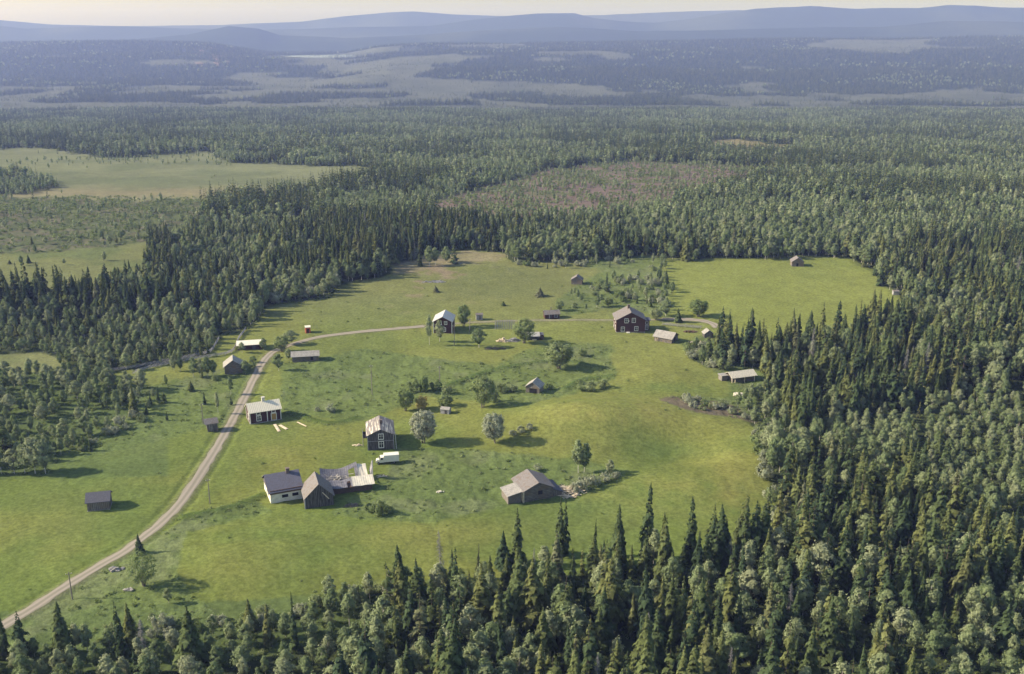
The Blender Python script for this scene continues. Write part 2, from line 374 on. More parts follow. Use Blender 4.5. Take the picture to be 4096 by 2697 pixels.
# ------------------------------------------------------------ ground: one sheet to beyond the horizon
def build_ground():
    az = np.concatenate([np.arange(-180, -52, 4.0), np.arange(-52, -34, .5), np.arange(-34, 34, .115), np.arange(34, 52, .5), np.arange(52, 180.01, 4.0)])
    rr = [0.5, 20, 50, 80, 105, 120]
    r = 135.0
    while r < 11600:
        rr.append(r); r *= 1.0045 if r < 650 else (1.008 if r < 2600 else 1.014)
    rr = np.array(rr); A, Rr = np.meshgrid(np.radians(az), rr)
    x = (Rr*np.sin(A)).ravel(); y = (Rr*np.cos(A)).ravel()
    zt = terrain(x, y)
    near = (y > 60) & (np.hypot(x, y) < 1300)
    dr = np.full(x.shape, 99.0)
    m = near & (np.hypot(x, y) < 520)
    dr[m] = np.minimum(dist_line(x[m], y[m], RD), dist_line(x[m], y[m], RD2)+.6)
    op, u, v, _, d = is_open(x, y)
    fr = y > 60
    def soft(poly):
        s = 0
        for k in range(3):
            s = s+inpoly(u+(vn(x/2.7, y/2.7, 90+k)-.5)*14, v+(vn(x/2.7, y/2.7, 95+k)-.5)*7, poly)
        return s/3.0
    rough = np.zeros(x.shape)
    for p in ROUGH: rough = np.maximum(rough, soft(p))
    rough *= near
    lush = np.zeros(x.shape)
    mm = near & (np.hypot(x, y) < 420)
    for l in LUSHW:
        dd = dist_line(x[mm], y[mm], l, 1); lush[mm] = np.maximum(lush[mm], np.clip(1-dd/2.2, 0, 1))
    # colours are albedo; the green of the hollow also holds flank shade
    col = np.zeros((len(x), 3))
    def mix(c, k):
        k = np.clip(k, 0, 1)[:, None]; col[:] = col*(1-k)+np.array(c)*k
    mix((.052,.066,.032), np.ones(len(x)))                               # forest floor
    mix((.034,.050,.034), (y > 2450).astype(float)); mix((.070,.085,.055), (y > 5200)*np.clip((fbm(x, y, 700, 4, 88)-.5)*5, 0, 1)*.8)                      # far wooded hills
    n1 = fbm(x, y, 28, 3, 41); n2 = fbm(x, y, 9, 3, 47); n3 = fbm(x, y, 60, 3, 43); nf = vn(x/1.6, y/1.6, 61)
    cl = soft(CLEAR)*near
    mix((.120,.160,.042), cl)
    mix((.160,.176,.048), cl*np.clip((n1-.46)*5, 0, 1)*.8)
    for ex, ey, rx, ry, s in [(1440,955,190,36,1.25),(1520,1150,220,40,.9),(1700,1120,90,120,.7),(1350,1040,120,50,.5),(640,1060,90,40,.5),(420,1140,100,60,.35),(1000,1240,300,40,.6),(1750,660,220,60,.2),(1500,850,140,30,.6),(560,1300,130,70,.35),(130,1240,120,90,.35)]:
        k = np.exp(-((u-ex)/rx)**2-((v-ey)/ry)**2)*s*cl*np.clip(.35+(n2-.30)*2.6, 0, 1); mix((.245,.225,.070), k*.72)
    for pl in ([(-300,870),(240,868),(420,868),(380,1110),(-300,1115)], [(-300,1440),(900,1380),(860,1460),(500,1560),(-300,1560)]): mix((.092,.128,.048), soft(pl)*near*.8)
    mix((.185,.203,.062), cl*np.clip((1090-v)/260, 0, 1)*.8)
    mix((.100,.140,.045), cl*np.clip((n3-.55)*6, 0, 1)*.45)
    for ex, ey, rx, ry, s in [(1560,1046,85,22,.55),(1640,905,130,12,.5),(1500,900,60,9,.5),(1700,930,60,14,.4),(1330,1175,160,16,.4),(900,1035,120,14,.5),(1100,790,200,18,.35),(560,1205,120,10,.5),(200,1000,130,26,.4),(760,905,120,26,.35)]:  # first ellipse: hollow's green grass, with shade of the knoll's flank in its colour
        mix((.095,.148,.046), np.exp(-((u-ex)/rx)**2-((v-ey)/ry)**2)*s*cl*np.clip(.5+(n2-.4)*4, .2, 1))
    mix((.150,.155,.075), cl*np.clip((770-v)/80, 0, 1)*np.clip((1540-u)/60, 0, 1)*.5)
    mix((.190,.222,.060), inpoly(u, v, [(1543,600),(1700,598),(1850,597),(1975,597),(2040,642),(2125,712),(2010,790),(1660,790),(1600,736),(1549,736)])*near*.5)
    mix((.235,.190,.130), cl*np.clip((n2-.58)*9, 0, 1)*np.exp(-((u-1000)/110)**2-((v-645)/60)**2))
    mix((.230,.195,.130), soft([(905,640),(915,612),(970,605),(1090,585),(1190,592),(1150,606),(1060,612),(960,632)])*near*.6)
    mix((.114,.155,.056), rough*.75); mix((.160,.180,.095), rough*np.clip((n2-.56)*6, 0, 1)*.5)
    mix((.150,.115,.095), soft(ROUGH[-1])*near*.8)
    mix((.060,.098,.030), lush*.8)
    for p, c in ((GLADE, (.165,.180,.080)), (MIDM, (.150,.165,.070)), (GL3, (.130,.165,.045))):
        s = soft(p)*near; mix(c, s); mix((.105,.135,.055), s*np.clip((n1-.5)*6, 0, 1)*.7)
    s = soft(SHRUB)*(y < 1400); mix((.098,.118,.058), s); mix((.150,.130,.100), s*np.clip((n2-.5)*7, 0, 1)*.6); mix((.055,.075,.035), s*np.clip((nf-.62)*5, 0, 1))
    s = soft(BOG)*(y < 1600); mix((.165,.180,.098), s); mix((.120,.142,.075), s*np.clip((n3-.5)*7, 0, 1)*.7); mix((.23,.20,.12), s*np.exp(-((v-450)/12)**2)*.7)
    s = soft(CUT)*(y < 1500); mix((.165,.130,.112), s); mix((.11,.125,.065), s*np.clip((n1-.5)*6, 0, 1)*.8)
    s = soft(GL2)*(y < 2000); mix((.20,.18,.095), s)
    mix((.060,.070,.040), soft(ISLE)*(y < 1500))
    farop = op & (y > 2450)
    mix((.108,.120,.088), farop.astype(float)); mix((.075,.088,.062), farop*np.clip((fbm(x, y, 150, 3, 83)-.5)*6, 0, 1)*.7)
    mix((.33,.24,.20), inpoly(u, v, [(452,104),(462,104),(497,150),(486,150)])*(y > 4000)*(y < 5700)*.9)
    mix((.060,.058,.045), np.clip(1-(dr-1.8)/.5, 0, 1)*0)
    mix((.150,.145,.090), np.clip(1-(dr-1.9)/.7, 0, 1)*.6)
    # relief of tussocks and herbs, left out under the road
    keep = np.clip((dr-2.6)/1.2, 0, 1)
    z = zt+near*keep*((vn(x/1.3, y/1.3, 11)-.5)*(.14+.20*rough)+(vn(x/3.1, y/3.1, 12)-.5)*(.14+.35*rough)+lush*.7)
    z -= near*np.clip(1-abs(dr-3.1)/.9, 0, 1)*.35*(dr < 5)             # ditches
    s = soft(SHRUB)*(y < 1400); z += s*(vn(x/2.6, y/2.6, 14)-.5)*1.4
    v3 = np.stack([x, y, z], 1)
    nr, na = len(rr), len(az)
    i = np.arange(nr-1)[:, None]*na+np.arange(na-1)[None, :]
    q = np.stack([i, i+1, i+na+1, i+na], 2).reshape(-1, 4)[:, ::-1]
    me = bpy.data.meshes.new('ground'); me.vertices.add(len(v3)); me.vertices.foreach_set('co', v3.astype(np.float32).ravel())
    me.loops.add(q.size); me.loops.foreach_set('vertex_index', q.astype(np.int32).ravel())
    me.polygons.add(len(q)); me.polygons.foreach_set('loop_start', np.arange(0, q.size, 4, dtype=np.int32)); me.polygons.foreach_set('loop_total', np.full(len(q), 4, np.int32))
    me.update(); me.validate()
    me.polygons.foreach_set('use_smooth', np.ones(len(me.polygons), bool))
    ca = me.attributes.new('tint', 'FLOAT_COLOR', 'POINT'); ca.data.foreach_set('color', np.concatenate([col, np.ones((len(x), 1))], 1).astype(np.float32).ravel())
    ra = me.attributes.new('rough', 'FLOAT', 'POINT'); ra.data.foreach_set('value', (rough+lush).astype(np.float32))
    m, t, b = newmat('ground_cover'); N = t.nodes.new; L = t.links.new
    a = N('ShaderNodeAttribute'); a.attribute_name = 'tint'; tc = N('ShaderNodeTexCoord'); ar = N('ShaderNodeAttribute'); ar.attribute_name = 'rough'
    def noise(sc, det=4):
        n = N('ShaderNodeTexNoise'); n.inputs['Scale'].default_value = sc; n.inputs['Detail'].default_value = det; n.inputs['Roughness'].default_value = .7; L(tc.outputs['Object'], n.inputs['Vector']); return n.outputs[0]
    nA, nB, nC = noise(.9, 5), noise(.12, 4), noise(.012, 5)
    def rng_(o, a0, a1, b0, b1):
        r = N('ShaderNodeMapRange'); r.inputs[1].default_value = a0; r.inputs[2].default_value = a1; r.inputs[3].default_value = b0; r.inputs[4].default_value = b1; L(o, r.inputs[0]); return r.outputs[0]
    def mul(c, k):
        mu = N('ShaderNodeMix'); mu.data_type = 'RGBA'; mu.blend_type = 'MULTIPLY'; mu.inputs[0].default_value = 1; L(c, mu.inputs[6]); L(k, mu.inputs[7]); return mu.outputs[2]
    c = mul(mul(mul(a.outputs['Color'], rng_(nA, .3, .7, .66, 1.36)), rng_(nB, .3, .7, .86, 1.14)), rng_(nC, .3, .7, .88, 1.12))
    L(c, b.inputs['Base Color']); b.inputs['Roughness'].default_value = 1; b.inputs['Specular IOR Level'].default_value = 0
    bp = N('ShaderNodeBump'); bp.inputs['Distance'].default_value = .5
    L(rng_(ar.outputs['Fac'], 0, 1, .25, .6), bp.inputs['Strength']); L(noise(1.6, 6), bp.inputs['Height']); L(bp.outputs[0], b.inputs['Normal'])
    me.materials.append(m)
    o = bpy.data.objects.new('ground', me); C.collection.objects.link(o); tag(o, kind='structure')
    return float(z.min()), float(z.max())
ZMIN, ZMAX = build_ground()

def ribbon(name, line, width, mat, lift=.06, wvar=.7):
    mb_v, mb_f, uv = [], [], []; prev = None; s = 0
    for i, p in enumerate(line):
        tdir = line[min(i+1, len(line)-1)]-line[max(i-1, 0)]; tdir = tdir/max(np.hypot(*tdir), 1e-6); nrm = np.array([-tdir[1], tdir[0]])
        if i: s += np.hypot(*(p-line[i-1]))
        for k in range(9):
            f = (k/8-.5)*2; wv = width/2*(1+wvar*(vn(s/3.0, k//8*5.0, 77)-.5)*(.6 if abs(f) == 1 else 0))
            q = p+nrm*f*wv; zc = lift-.05*f*f*(1 if abs(f) == 1 else .3)
            mb_v.append((q[0], q[1], float(terrain(q[0], q[1]))+zc)); uv.append((f, s))
        if i:
            n = i*9
            for k in range(8): mb_f.append((n-9+k, n+k, n+k+1, n-9+k+1))
    me = bpy.data.meshes.new(name); me.from_pydata(mb_v, [], mb_f); me.materials.append(mat)
    a = me.attributes.new('across', 'FLOAT', 'POINT'); a.data.foreach_set('value', np.array([q[0] for q in uv], np.float32))
    me.update(); import bmesh
    bmm = bmesh.new(); bmm.from_mesh(me); bmesh.ops.recalc_face_normals(bmm, faces=bmm.faces)
    if bmm.faces[0].normal.z < 0: bmesh.ops.reverse_faces(bmm, faces=bmm.faces)
    bmm.to_mesh(me); bmm.free()
    o = bpy.data.objects.new(name, me); C.collection.objects.link(o); return tag(o, kind='structure')
m, t, b = newmat('gravel'); N = t.nodes.new; L = t.links.new
a = N('ShaderNodeAttribute'); a.attribute_name = 'across'; ab = N('ShaderNodeMath'); ab.operation = 'ABSOLUTE'; L(a.outputs['Fac'], ab.inputs[0])
cr = N('ShaderNodeValToRGB'); e = cr.color_ramp.elements
while len(e) < 6: e.new(.5)
for i, (p_, c_) in enumerate([(0,(.225,.205,.16)),(.18,(.245,.22,.17)),(.34,(.31,.275,.225)),(.62,(.33,.29,.24)),(.78,(.28,.25,.20)),(1,(.24,.22,.16))]): e[i].position = p_; e[i].color = (*c_, 1)
tc = N('ShaderNodeTexCoord'); no = N('ShaderNodeTexNoise'); no.inputs['Scale'].default_value = .7; no.inputs['Detail'].default_value = 8; L(tc.outputs['Object'], no.inputs['Vector'])
ad = N('ShaderNodeMath'); ad.operation = 'MULTIPLY_ADD'; ad.inputs[1].default_value = .25; L(no.outputs[0], ad.inputs[0]); sb = N('ShaderNodeMath'); sb.operation = 'SUBTRACT'; sb.inputs[1].default_value = .125; L(ab.outputs[0], sb.inputs[0]); L(sb.outputs[0], ad.inputs[2])
L(ad.outputs[0], cr.inputs[0]); L(cr.outputs[0], b.inputs['Base Color']); b.inputs['Roughness'].default_value = 1
bp = N('ShaderNodeBump'); bp.inputs['Strength'].default_value = .4; bp.inputs['Distance'].default_value = .1; L(no.outputs[0], bp.inputs['Height']); L(bp.outputs[0], b.inputs['Normal'])
M['gravel'] = m
ribbon('road', RD, 2.9, M['gravel']); M['track'] = surf('grassy_track', (.18,.18,.095), (.29,.26,.19), .8)
ribbon('path', RD2, 1.8, M['track'], .055)
ribbon('road', smooth([O(*p)[:2] for p in [(1538,742),(1580,742),(1625,744.5),(1655,752),(1668,762)]]), 3.6, M['gravel'], .09)

m, t, b = newmat('lake_water'); b.inputs['Base Color'].default_value = (.05,.06,.06,1); b.inputs['Roughness'].default_value = .12; b.inputs['Specular IOR Level'].default_value = .8
wn = t.nodes.new('ShaderNodeTexNoise'); wn.inputs['Scale'].default_value = .05; wb = t.nodes.new('ShaderNodeBump'); wb.inputs['Strength'].default_value = .2; t.links.new(wn.outputs[0], wb.inputs['Height']); t.links.new(wb.outputs[0], b.inputs['Normal']); M['water'] = m
for lx, ly, rx, ry, lz in LAKES:
    mb = MB(); pts = []
    for i in range(48):
        a_ = 2*math.pi*i/48; k = .8+.35*float(fbm(math.cos(a_)*3+lx, math.sin(a_)*3, 1.3, 2, 5)); pts.append((lx+rx*k*math.cos(a_), ly+ry*k*math.sin(a_), lz))
    mb.face(pts); o = mb.build('lake', M['water']); tag(o, kind='structure')

# ------------------------------------------------------------ buildings
def frame_from(A, B):
    a = at(*A); b_ = at(*B); v = b_-a; ang = math.atan2(v.y, v.x); L_ = math.hypot(v.x, v.y)
    return a, b_, ang, L_
def window(parent, c, w, h, face='front', mat='white', door=None, cross=True, name=None, bare=False):
    """a framed window or door standing proud of the wall; face front (-y), left (-x) or right (+x)"""
    rz = {'front': 0, 'left': -math.pi/2, 'right': math.pi/2}[face]
    def T(mb):
        Mz = Matrix.Rotation(rz, 3, 'Z'); mb.v = [tuple(Vector(c)+Mz @ Vector(p)) for p in mb.v]; return mb
    t_ = .2; mb = MB()
    mb.box((-w/2-t_/2, -.05, 0), (t_, .10, h+2*t_)); mb.box((w/2+t_/2, -.05, 0), (t_, .10, h+2*t_))
    mb.box((0, -.05, h/2+t_/2), (w, .096, t_)); mb.box((0, -.05, -h/2-t_/2), (w, .096, t_))
    if cross and not door: mb.box((0, -.05, 0), (.09, .08, h)); mb.box((0, -.05, h*.12), (w, .074, .08))
    nm = name or ('door' if door else 'window')
    fr = T(mb).build('door_frame' if door else nm, M[mat], parent) if not bare else None
    pn = T(MB().box((0, -.02, 0), (w-.004, .03, h-.004))).build('door' if door else ('opening' if bare else 'pane'), M[door or ('hollow' if bare else 'glass')], parent if (bare or door) else fr)
    return fr or pn
def house(name, label, A, B, D, H, RISE, ridge='long', wall='board', roof='shingle', over=.45, cat='building', ang_add=0, Lset=None,
          split=0.0, chim=None, corner=None, eave2=None, group=None, lift=0, th=.14, wall2=None, over_end=None, left=None):
    """A, B: photo pixels of the two near base corners; local x runs A to B, y goes away from the camera."""
    a, b_, ang, L_ = frame_from(A, B); L_ = Lset or L_; ang += ang_add
    ca, sa = math.cos(ang), math.sin(ang)
    cx = a.x+ca*L_/2-sa*D/2; cy = a.y+sa*L_/2+ca*D/2
    zb = (a.z+b_.z+float(terrain(cx, cy)))/3+lift
    root = empty(name, (cx, cy, zb), ang, label, cat, group)
    oe = over if over_end is None else over_end
    if ridge == 'long': hw, he, sw = D/2, L_/2, False
    else: hw, he, sw = L_/2, D/2, True
    r0 = split*hw; e2 = H if eave2 is None else eave2
    prof = [(-hw, -1.2), (hw, -1.2), (hw, e2), (r0, H+RISE), (-hw, H)]
    MB().prism(prof, -he, he, sw).build('wall', M[wall], root)
    rm = MB()
    for sgn, hh in ((-1, H), (1, e2)):
        run = sgn*hw-r0; sl_ = (hh-(H+RISE))/abs(run); ov = over
        ex = sgn*hw+sgn*ov; ez = hh+sl_*ov
        u_ = th+.02
        pr = [(r0, H+RISE+.02), (ex, ez+.02), (ex, ez+u_), (r0, H+RISE+u_)]
        rm.prism(pr, -he-oe-(.004 if sgn > 0 else 0), he+oe+(.004 if sgn > 0 else 0), sw)
    rf = rm.build('roof', M[roof], root)
    if chim:
        x_, y_, s_, h_, cm = chim
        zt = H+RISE-.4
        MB().box((x_, y_, zt+h_/2+.2), (s_, s_*.9, h_)).box((x_, y_, zt+h_+.26), (s_*1.2, s_*1.1, .12)).build('chimney', M[cm], rf)
    if corner:
        for sx in (-1, 1):
            for sy in (-1, 1):
                zt = H if ridge == 'long' else H
                MB().box((sx*(L_/2+.005), sy*(D/2+.005), zt/2-.05), (.24, .24, zt)).build('corner_board', M[corner], root)
    return root, L_, D, H
# 1 red cottage with pale metal roof
r, L_, D, H = house('cottage', 'dark red cottage with cream sheet metal roof and white trim beside the gravel road', (1002.6,1697.4), (1124.4,1677.8), 6.0, 3.9, 1.9,
    wall='falu', roof='tin', corner='white', chim=(.2, .3, .9, 1.5, 'brickwhite'), cat='house')
y0 = -D/2
window(r, (-L_*.22, y0, 1.55), 1.15, 1.5); window(r, (-L_*.23, y0, 3.15), .95, .6, cross=False); window(r, (L_*.27, y0, 3.15), .95, .6, cross=False)
window(r, (L_*.27, y0, 1.35), 1.4, 2.1, door='doorwood'); MB().box((L_*.06, y0-.03, H/2), (.26, .1, H)).build('corner_board', M['white'], r)
window(r, (-L_/2, -.4, 1.7), 1.1, 1.5, 'left')
MB().box((0, 0, -.05), (L_+.3, D+.3, .5)).build('foundation', M['fieldstone'], r)
# 2 leaning shed by the road
r, L_, D, H = house('shed', 'small grey board shed leaning beside the gravel road', (834,1729), (877,1723), 3.0, 2.9, .9, wall='board', roof='shingle', over=.5, cat='shed')
for ch in r.children:
    for vtx in ch.data.vertices: vtx.co.x -= max(vtx.co.z, 0)*.16
MB().box((.4, -D/2-.03, 1.0), (.9, .05, 1.9)).build('door', M['darkwood'], r)
# 3 grey two-storey farmhouse with rust-striped roof
r, L_, D, H = house('farmhouse', 'weathered dark grey two-storey farmhouse with rust-striped pale metal roof', (1473,1802.6), (1576,1795), 10.2, 4.7, 1.75, ridge='gable',
    wall='darkwood', roof='tinrust', corner='rail', chim=(.3, -.6, .8, 1.3, 'brick'), cat='house')
window(r, (.1, -D/2, 1.6), 1.2, 1.8); w2 = window(r, (.1, -D/2, 4.1), 1.2, 1.5)
MB().box((0, -D/2-.04, 2.75), (L_, .06, .12)).build('belt_board', M['rail'], r)
bal = MB().box((-L_/2-.75, -.6, 2.6), (1.4, 2.6, .14)); bal.box((-L_/2-1.42, -.6, 3.15), (.07, 2.6, .95)); bal.box((-L_/2-.75, -1.88, 3.15), (1.3, .06, .9)); bal.box((-L_/2-.75, .68, 3.15), (1.3, .06, .9)); bal.build('balcony', M['darkwood'], r)
for yy in (-1.85, .65): MB().tube((-L_/2-1.4, yy, -.6), (-L_/2-1.4, yy, 4.6), .08).build('post', M['rail'], r)
for yy in (-D/2+.1, -D/2+2.6): MB().tube((L_/2+.75, yy, -.6), (L_/2+.55, yy, 4.35), .07).build('post', M['white'], r)
window(r, (-L_/2, 2.6, 1.5), 1.0, 1.3, 'left', mat='rail'); MB().box((-L_/2-.03, -.6, 3.6), (.06, .9, 1.8)).build('door', M['hollow'], r)
# 4 white plastered barn
r, L_, D, H = house('barn', 'whitewashed masonry barn with a big dark roof and small stable windows', (1083.8,2014.7), (1195.6,2003), 9.5, 3.3, 2.6,
    wall='plaster', roof='darkroof', over=.55, chim=(1.6, .2, .9, 1.3, 'brick'), cat='barn', ang_add=.15, Lset=8.2, split=.12)
y0 = -D/2
MB().box((0, y0-.07, 3.05), (L_+.1, .14, 1.1)).build('gable_boarding', M['brownwood'], r); MB().prism([(-D/2+.1, 2.5), (D/2-.1, 2.5), (D/2-.1, 3.2), (D*.06, 5.7), (-D/2+.1, 3.2)], -L_/2-.14, -L_/2+.02).build('gable_boarding', M['darkwood'], r)
for xx in (-.3, 2.4): window(r, (xx, y0, 1.55), 1.6, .85, bare=True, name='window')
for yy in (-1.6, .3): window(r, (-L_/2, yy, 1.4), .7, .8, 'left', bare=True, name='window')
# 5 cross barn in front of the ruin
r, L_, D, H = house('barn', 'tall grey wooden barn wing with steep gable between white barn and collapsed barn', (1222,2035), (1336,2020), 7.5, 2.9, 3.6, ridge='gable',
    wall='darkwood', roof='shingle', over=.35, cat='barn')
MB().box((-L_/2-.02, -D/2-.02, 1.3), (.3, .3, 3.3)).build('corner_board', M['rail'], r); MB().box((.3, -D/2-.03, .8), (.1, .05, 2.6)).build('door', M['board'], r)
MB().box((1.7, -D/2-.06, 3.0), (2.6, .05, .22), 0, Matrix.Rotation(R(52), 3, 'Y')).build('barge_board', M['fresh'], r)
# 6 collapsed barn
pa = at(1345,1978); pb = at(1494,1958); v = pb-pa; ang = math.atan2(v.y, v.x); LR = math.hypot(v.x, v.y)
r = empty('barn_ruin', pa, ang, 'collapsed long barn with sagging sheet metal roofs and a loose gable frame', 'ruin')
nx = 16
def sheet(mb, x0, x1, yf, yb, zf, zb, sag, th=.08, hole=None):
    n = 12
    for i in range(n):
        for j in range(3):
            u0, u1 = i/n, (i+1)/n; w0, w1 = j/3, (j+1)/3
            if hole and hole[0] < (u0+u1)/2 < hole[1] and hole[2] <= j < hole[3]: continue
            q = []
            for (uu, ww) in ((u0, w0), (u1, w0), (u1, w1), (u0, w1)):
                x_ = x0+(x1-x0)*uu; y_ = yf+(yb-yf)*ww
                z_ = zf(uu)+(zb(uu)-zf(uu))*ww-sag*math.sin(math.pi*uu)*(.4+.6*ww)+.05*math.sin(uu*13+ww*4)
                q.append((x_, y_, z_))
            mb.slab(q, th)
mb = MB(); sheet(mb, -1.2, LR*.46, -.3, 3.6, lambda u: 1.9, lambda u: 2.7, .4, hole=(.72,.92,0,2)); mb.build('roof_sheet', M['ruinroof'], r, 'mottled grey sagging front roof sheet')
mb = MB(); sheet(mb, LR*.46, LR+.4, -.3, 3.6, lambda u: 1.9, lambda u: 3.0, .1); mb.build('roof_sheet', M['ruinpale'], r, 'pale corrugated front roof sheet')
mb = MB(); sheet(mb, -3.2, LR*.70, 7.2, 10.6, lambda u: .9+.4*u, lambda u: 3.4+.7*u, 1.2, hole=(.72,.94,0,2)); mb.build('roof_sheet', M['ruinroof'], r, 'buckled dark rear roof sheet')
mb = MB(); sheet(mb, LR*.70, LR-.5, 5.4, 10.4, lambda u: .8+.2*u, lambda u: 3.6-.3*u, .2); mb.build('roof_sheet', M['ruinpale'], r, 'bare pale rear roof sheet')
MB().box((LR*.45, 1.9, .2), (LR*1.05, 3.6, 2.6)).build('wall', M['brownwood'], r); MB().box((LR*.3, 6.2, -.1), (LR*1.1, 4.6, .9)).build('floor', M['darkwood'], r)
mb = MB(); g0 = (LR+.6, 9.6, .2); gx = LR+.4
for p0, p1 in (((gx, 9.8, 1.2), (gx+.5, 6.6, 5.6)), ((gx+.5, 6.6, 5.6), (gx, 3.9, 1.0)), ((gx, 9.8, 1.2), (gx, 3.9, 1.0)), ((gx+.5, 6.6, 5.6), (gx, 6.5, 1.0))): mb.tube(p0, p1, .14)
mb.slab([(gx-.05, 9.4, 1.3), (gx+.35, 6.7, 4.9), (gx+.30, 5.9, 4.2), (gx-.05, 7.2, 1.3)], .08); mb.build('gable_frame', M['rail'], r)
mb = MB()
for i in range(90):
    x_ = random.uniform(-3.6, LR*.55); y_ = random.uniform(3.4, 7.6)
    mb.box((x_, y_, random.uniform(.3, 2.0)), (random.uniform(1.2, 3.4), .24, .1), random.uniform(-1.2, 1.2), Matrix.Rotation(random.uniform(-.5, .5), 3, 'Y'))
mb.build('debris', M['shinglelight'], r)
# 7 barn at lower centre
r, L_, D, H = house('barn', 'weathered log barn with a dark square opening, near the bottom edge of the meadow', (2094,2010), (2212,1991), 8.0, 3.2, 1.9, ridge='gable',
    wall='logs', roof='shingle', over=.5, cat='barn')
window(r, (.55, -D/2, 2.1), 1.25, 1.15, bare=True, name='opening'); MB().box((-L_/2-.02, -D/2-.02, 1.3), (.36, .36, 3.6)).build('corner_post', M['fresh'], r)
MB().prism([(L_/2+.01, -1), (L_/2+2.6, -1), (L_/2+2.6, 1.3), (L_/2+.01, 2.3)], -D/2+.1, D/2-1, True).build('lean_to', M['board'], r)
MB().prism([(L_/2-.1, 2.42), (L_/2+2.9, 1.22), (L_/2+2.9, 1.36), (L_/2-.1, 2.56)], -D/2-.1, D/2-.8, True).build('lean_to_roof', M['shingledark'], r)
ax = -L_/2-4.2
MB().prism([(ax, -1), (-L_/2-.5, -1), (-L_/2-.5, 3.0), (ax, 2.3)], -D/2+.2, D/2-2.6, True).build('annex', M['boardy'], r)
MB().prism([(ax-.35, 2.32), (-L_/2-.2, 3.18), (-L_/2-.2, 3.32), (ax-.35, 2.46)], -D/2-.2, D/2-2.3, True).build('annex_roof', M['shinglelight'], r, 'pale board roof of the annex')
MB().box((-L_/2-.35, -D/2+.4, 1.6), (.5, .1, 2.9), 0, Matrix.Rotation(R(-12), 3, 'Y')).build('board', M['fresh'], r)
# 8 shed lower left
r, L_, D, H = house('shed', 'lone grey board shed with purplish roof on the slope left of the gravel road', (351,2047), (439.4,2037.7), 4.6, 2.6, 1.5, wall='board', roof='shingledark', over=.4, cat='shed')
MB().box((0, 0, -.15), (L_+.2, D+.2, .5)).build('foundation', M['fieldstone'], r)
# 9 log shed with gable
r, L_, D, H = house('shed', 'log shed with pale split-board roof below the fence and left of the road bend', (900,1499.6), (970.6,1493), 5.6, 3.0, 2.2, ridge='gable', wall='logs', roof='shinglelight', over=.5, cat='shed')
# 10 white-roof shed
r, L_, D, H = house('shed', 'long low dark red shed with bright cream roof near the fence', (951.7,1401), (1050,1396), 5.2, 2.0, .9, wall='falu', roof='tinwhite', over=.5, cat='shed')
MB().box((1.5, -D/2-.03, .8), (1.4, .05, 1.5)).build('door', M['darkwood'], r)
# 11 red hut
r, L_, D, H = house('hut', 'tiny bright red hut with rounded white roof in the meadow above the road', (1222.6,1333.7), (1242.8,1332), 2.6, 2.35, .35, wall='redhut', roof='tinwhite', over=.12, cat='hut')
MB().box((0, -D/2-.03, .95), (.8, .05, 1.7)).build('door', M['falu'], r)
# 12 long grey shed
r, L_, D, H = house('shed', 'long low grey log shed with mottled roof just below the road bend', (1169.7,1449), (1274,1444), 4.8, 2.2, 1.1, wall='logs', roof='shinglelight', over=.5, cat='shed')
window(r, (2.4, -D/2, 1.1), 1.0, 1.3, bare=True, name='opening')
# 13 house where road bends
r, L_, D, H = house('house', 'red house with pale metal roof half hidden by birches where the road narrows', (1735,1333), (1808,1335), 9.5, 5.0, 2.0, ridge='gable',
    wall='falu', roof='tingrey', over=.5, corner='white', cat='house')
window(r, (-1.9, -D/2, 1.6), 1.0, 1.4); window(r, (.6, -D/2, 1.6), 1.0, 1.4); window(r, (-1.0, -D/2, 4.4), .9, 1.1); window(r, (1.2, -D/2, 4.4), .9, 1.1)
# 14 outhouse
r, L_, D, H = house('outhouse', 'tiny pale grey outhouse above the track', (1905,1280), (1931,1279), 1.9, 2.1, .5, wall='rail', roof='shingle', over=.2, cat='outhouse')
MB().box((.2, -D/2-.03, .9), (.8, .05, 1.6)).build('door', M['board'], r)
# 15 small red hut with chimney
r, L_, D, H = house('hut', 'small dark red hut with grey roof and stovepipe above the track', (2180,1275), (2238,1273), 3.6, 1.9, 1.2, wall='falu', roof='shingle', over=.35, chim=(-.2, .2, .35, 1.5, 'brick'), cat='hut')
window(r, (1.6, -D/2, 1.1), 1.3, 1.1, mat='rail'); MB().box((-1.3, -D/2-.04, .95), (.14, .08, 1.9)).build('corner_board', M['white'], r); MB().box((-.5, -D/2-.03, .9), (.8, .05, 1.7)).build('door', M['darkwood'], r)
# 16 hut by big tree
r, L_, D, H = house('hut', 'low hut with pale metal roof behind the bushy tree', (2113,1362), (2156,1360), 3.6, 1.7, 1.0, wall='darkwood', roof='tingrey', over=.4, cat='hut')
MB().prism([(-D/2+.3, -1), (D/2-.2, -1), (D/2-.2, 1.9), (-D/2+.3, 1.5)], L_/2+.5, L_/2+2.0).build('annex', M['brownwood'], r); MB().box((L_/2+1.25, 0, 2.0), (1.7, D, .1)).build('annex_roof', M['shingledark'], r)
MB().box((.3, -D/2-.05, .2), (1.6, .5, .5)).build('foundation', M['fresh'], r)
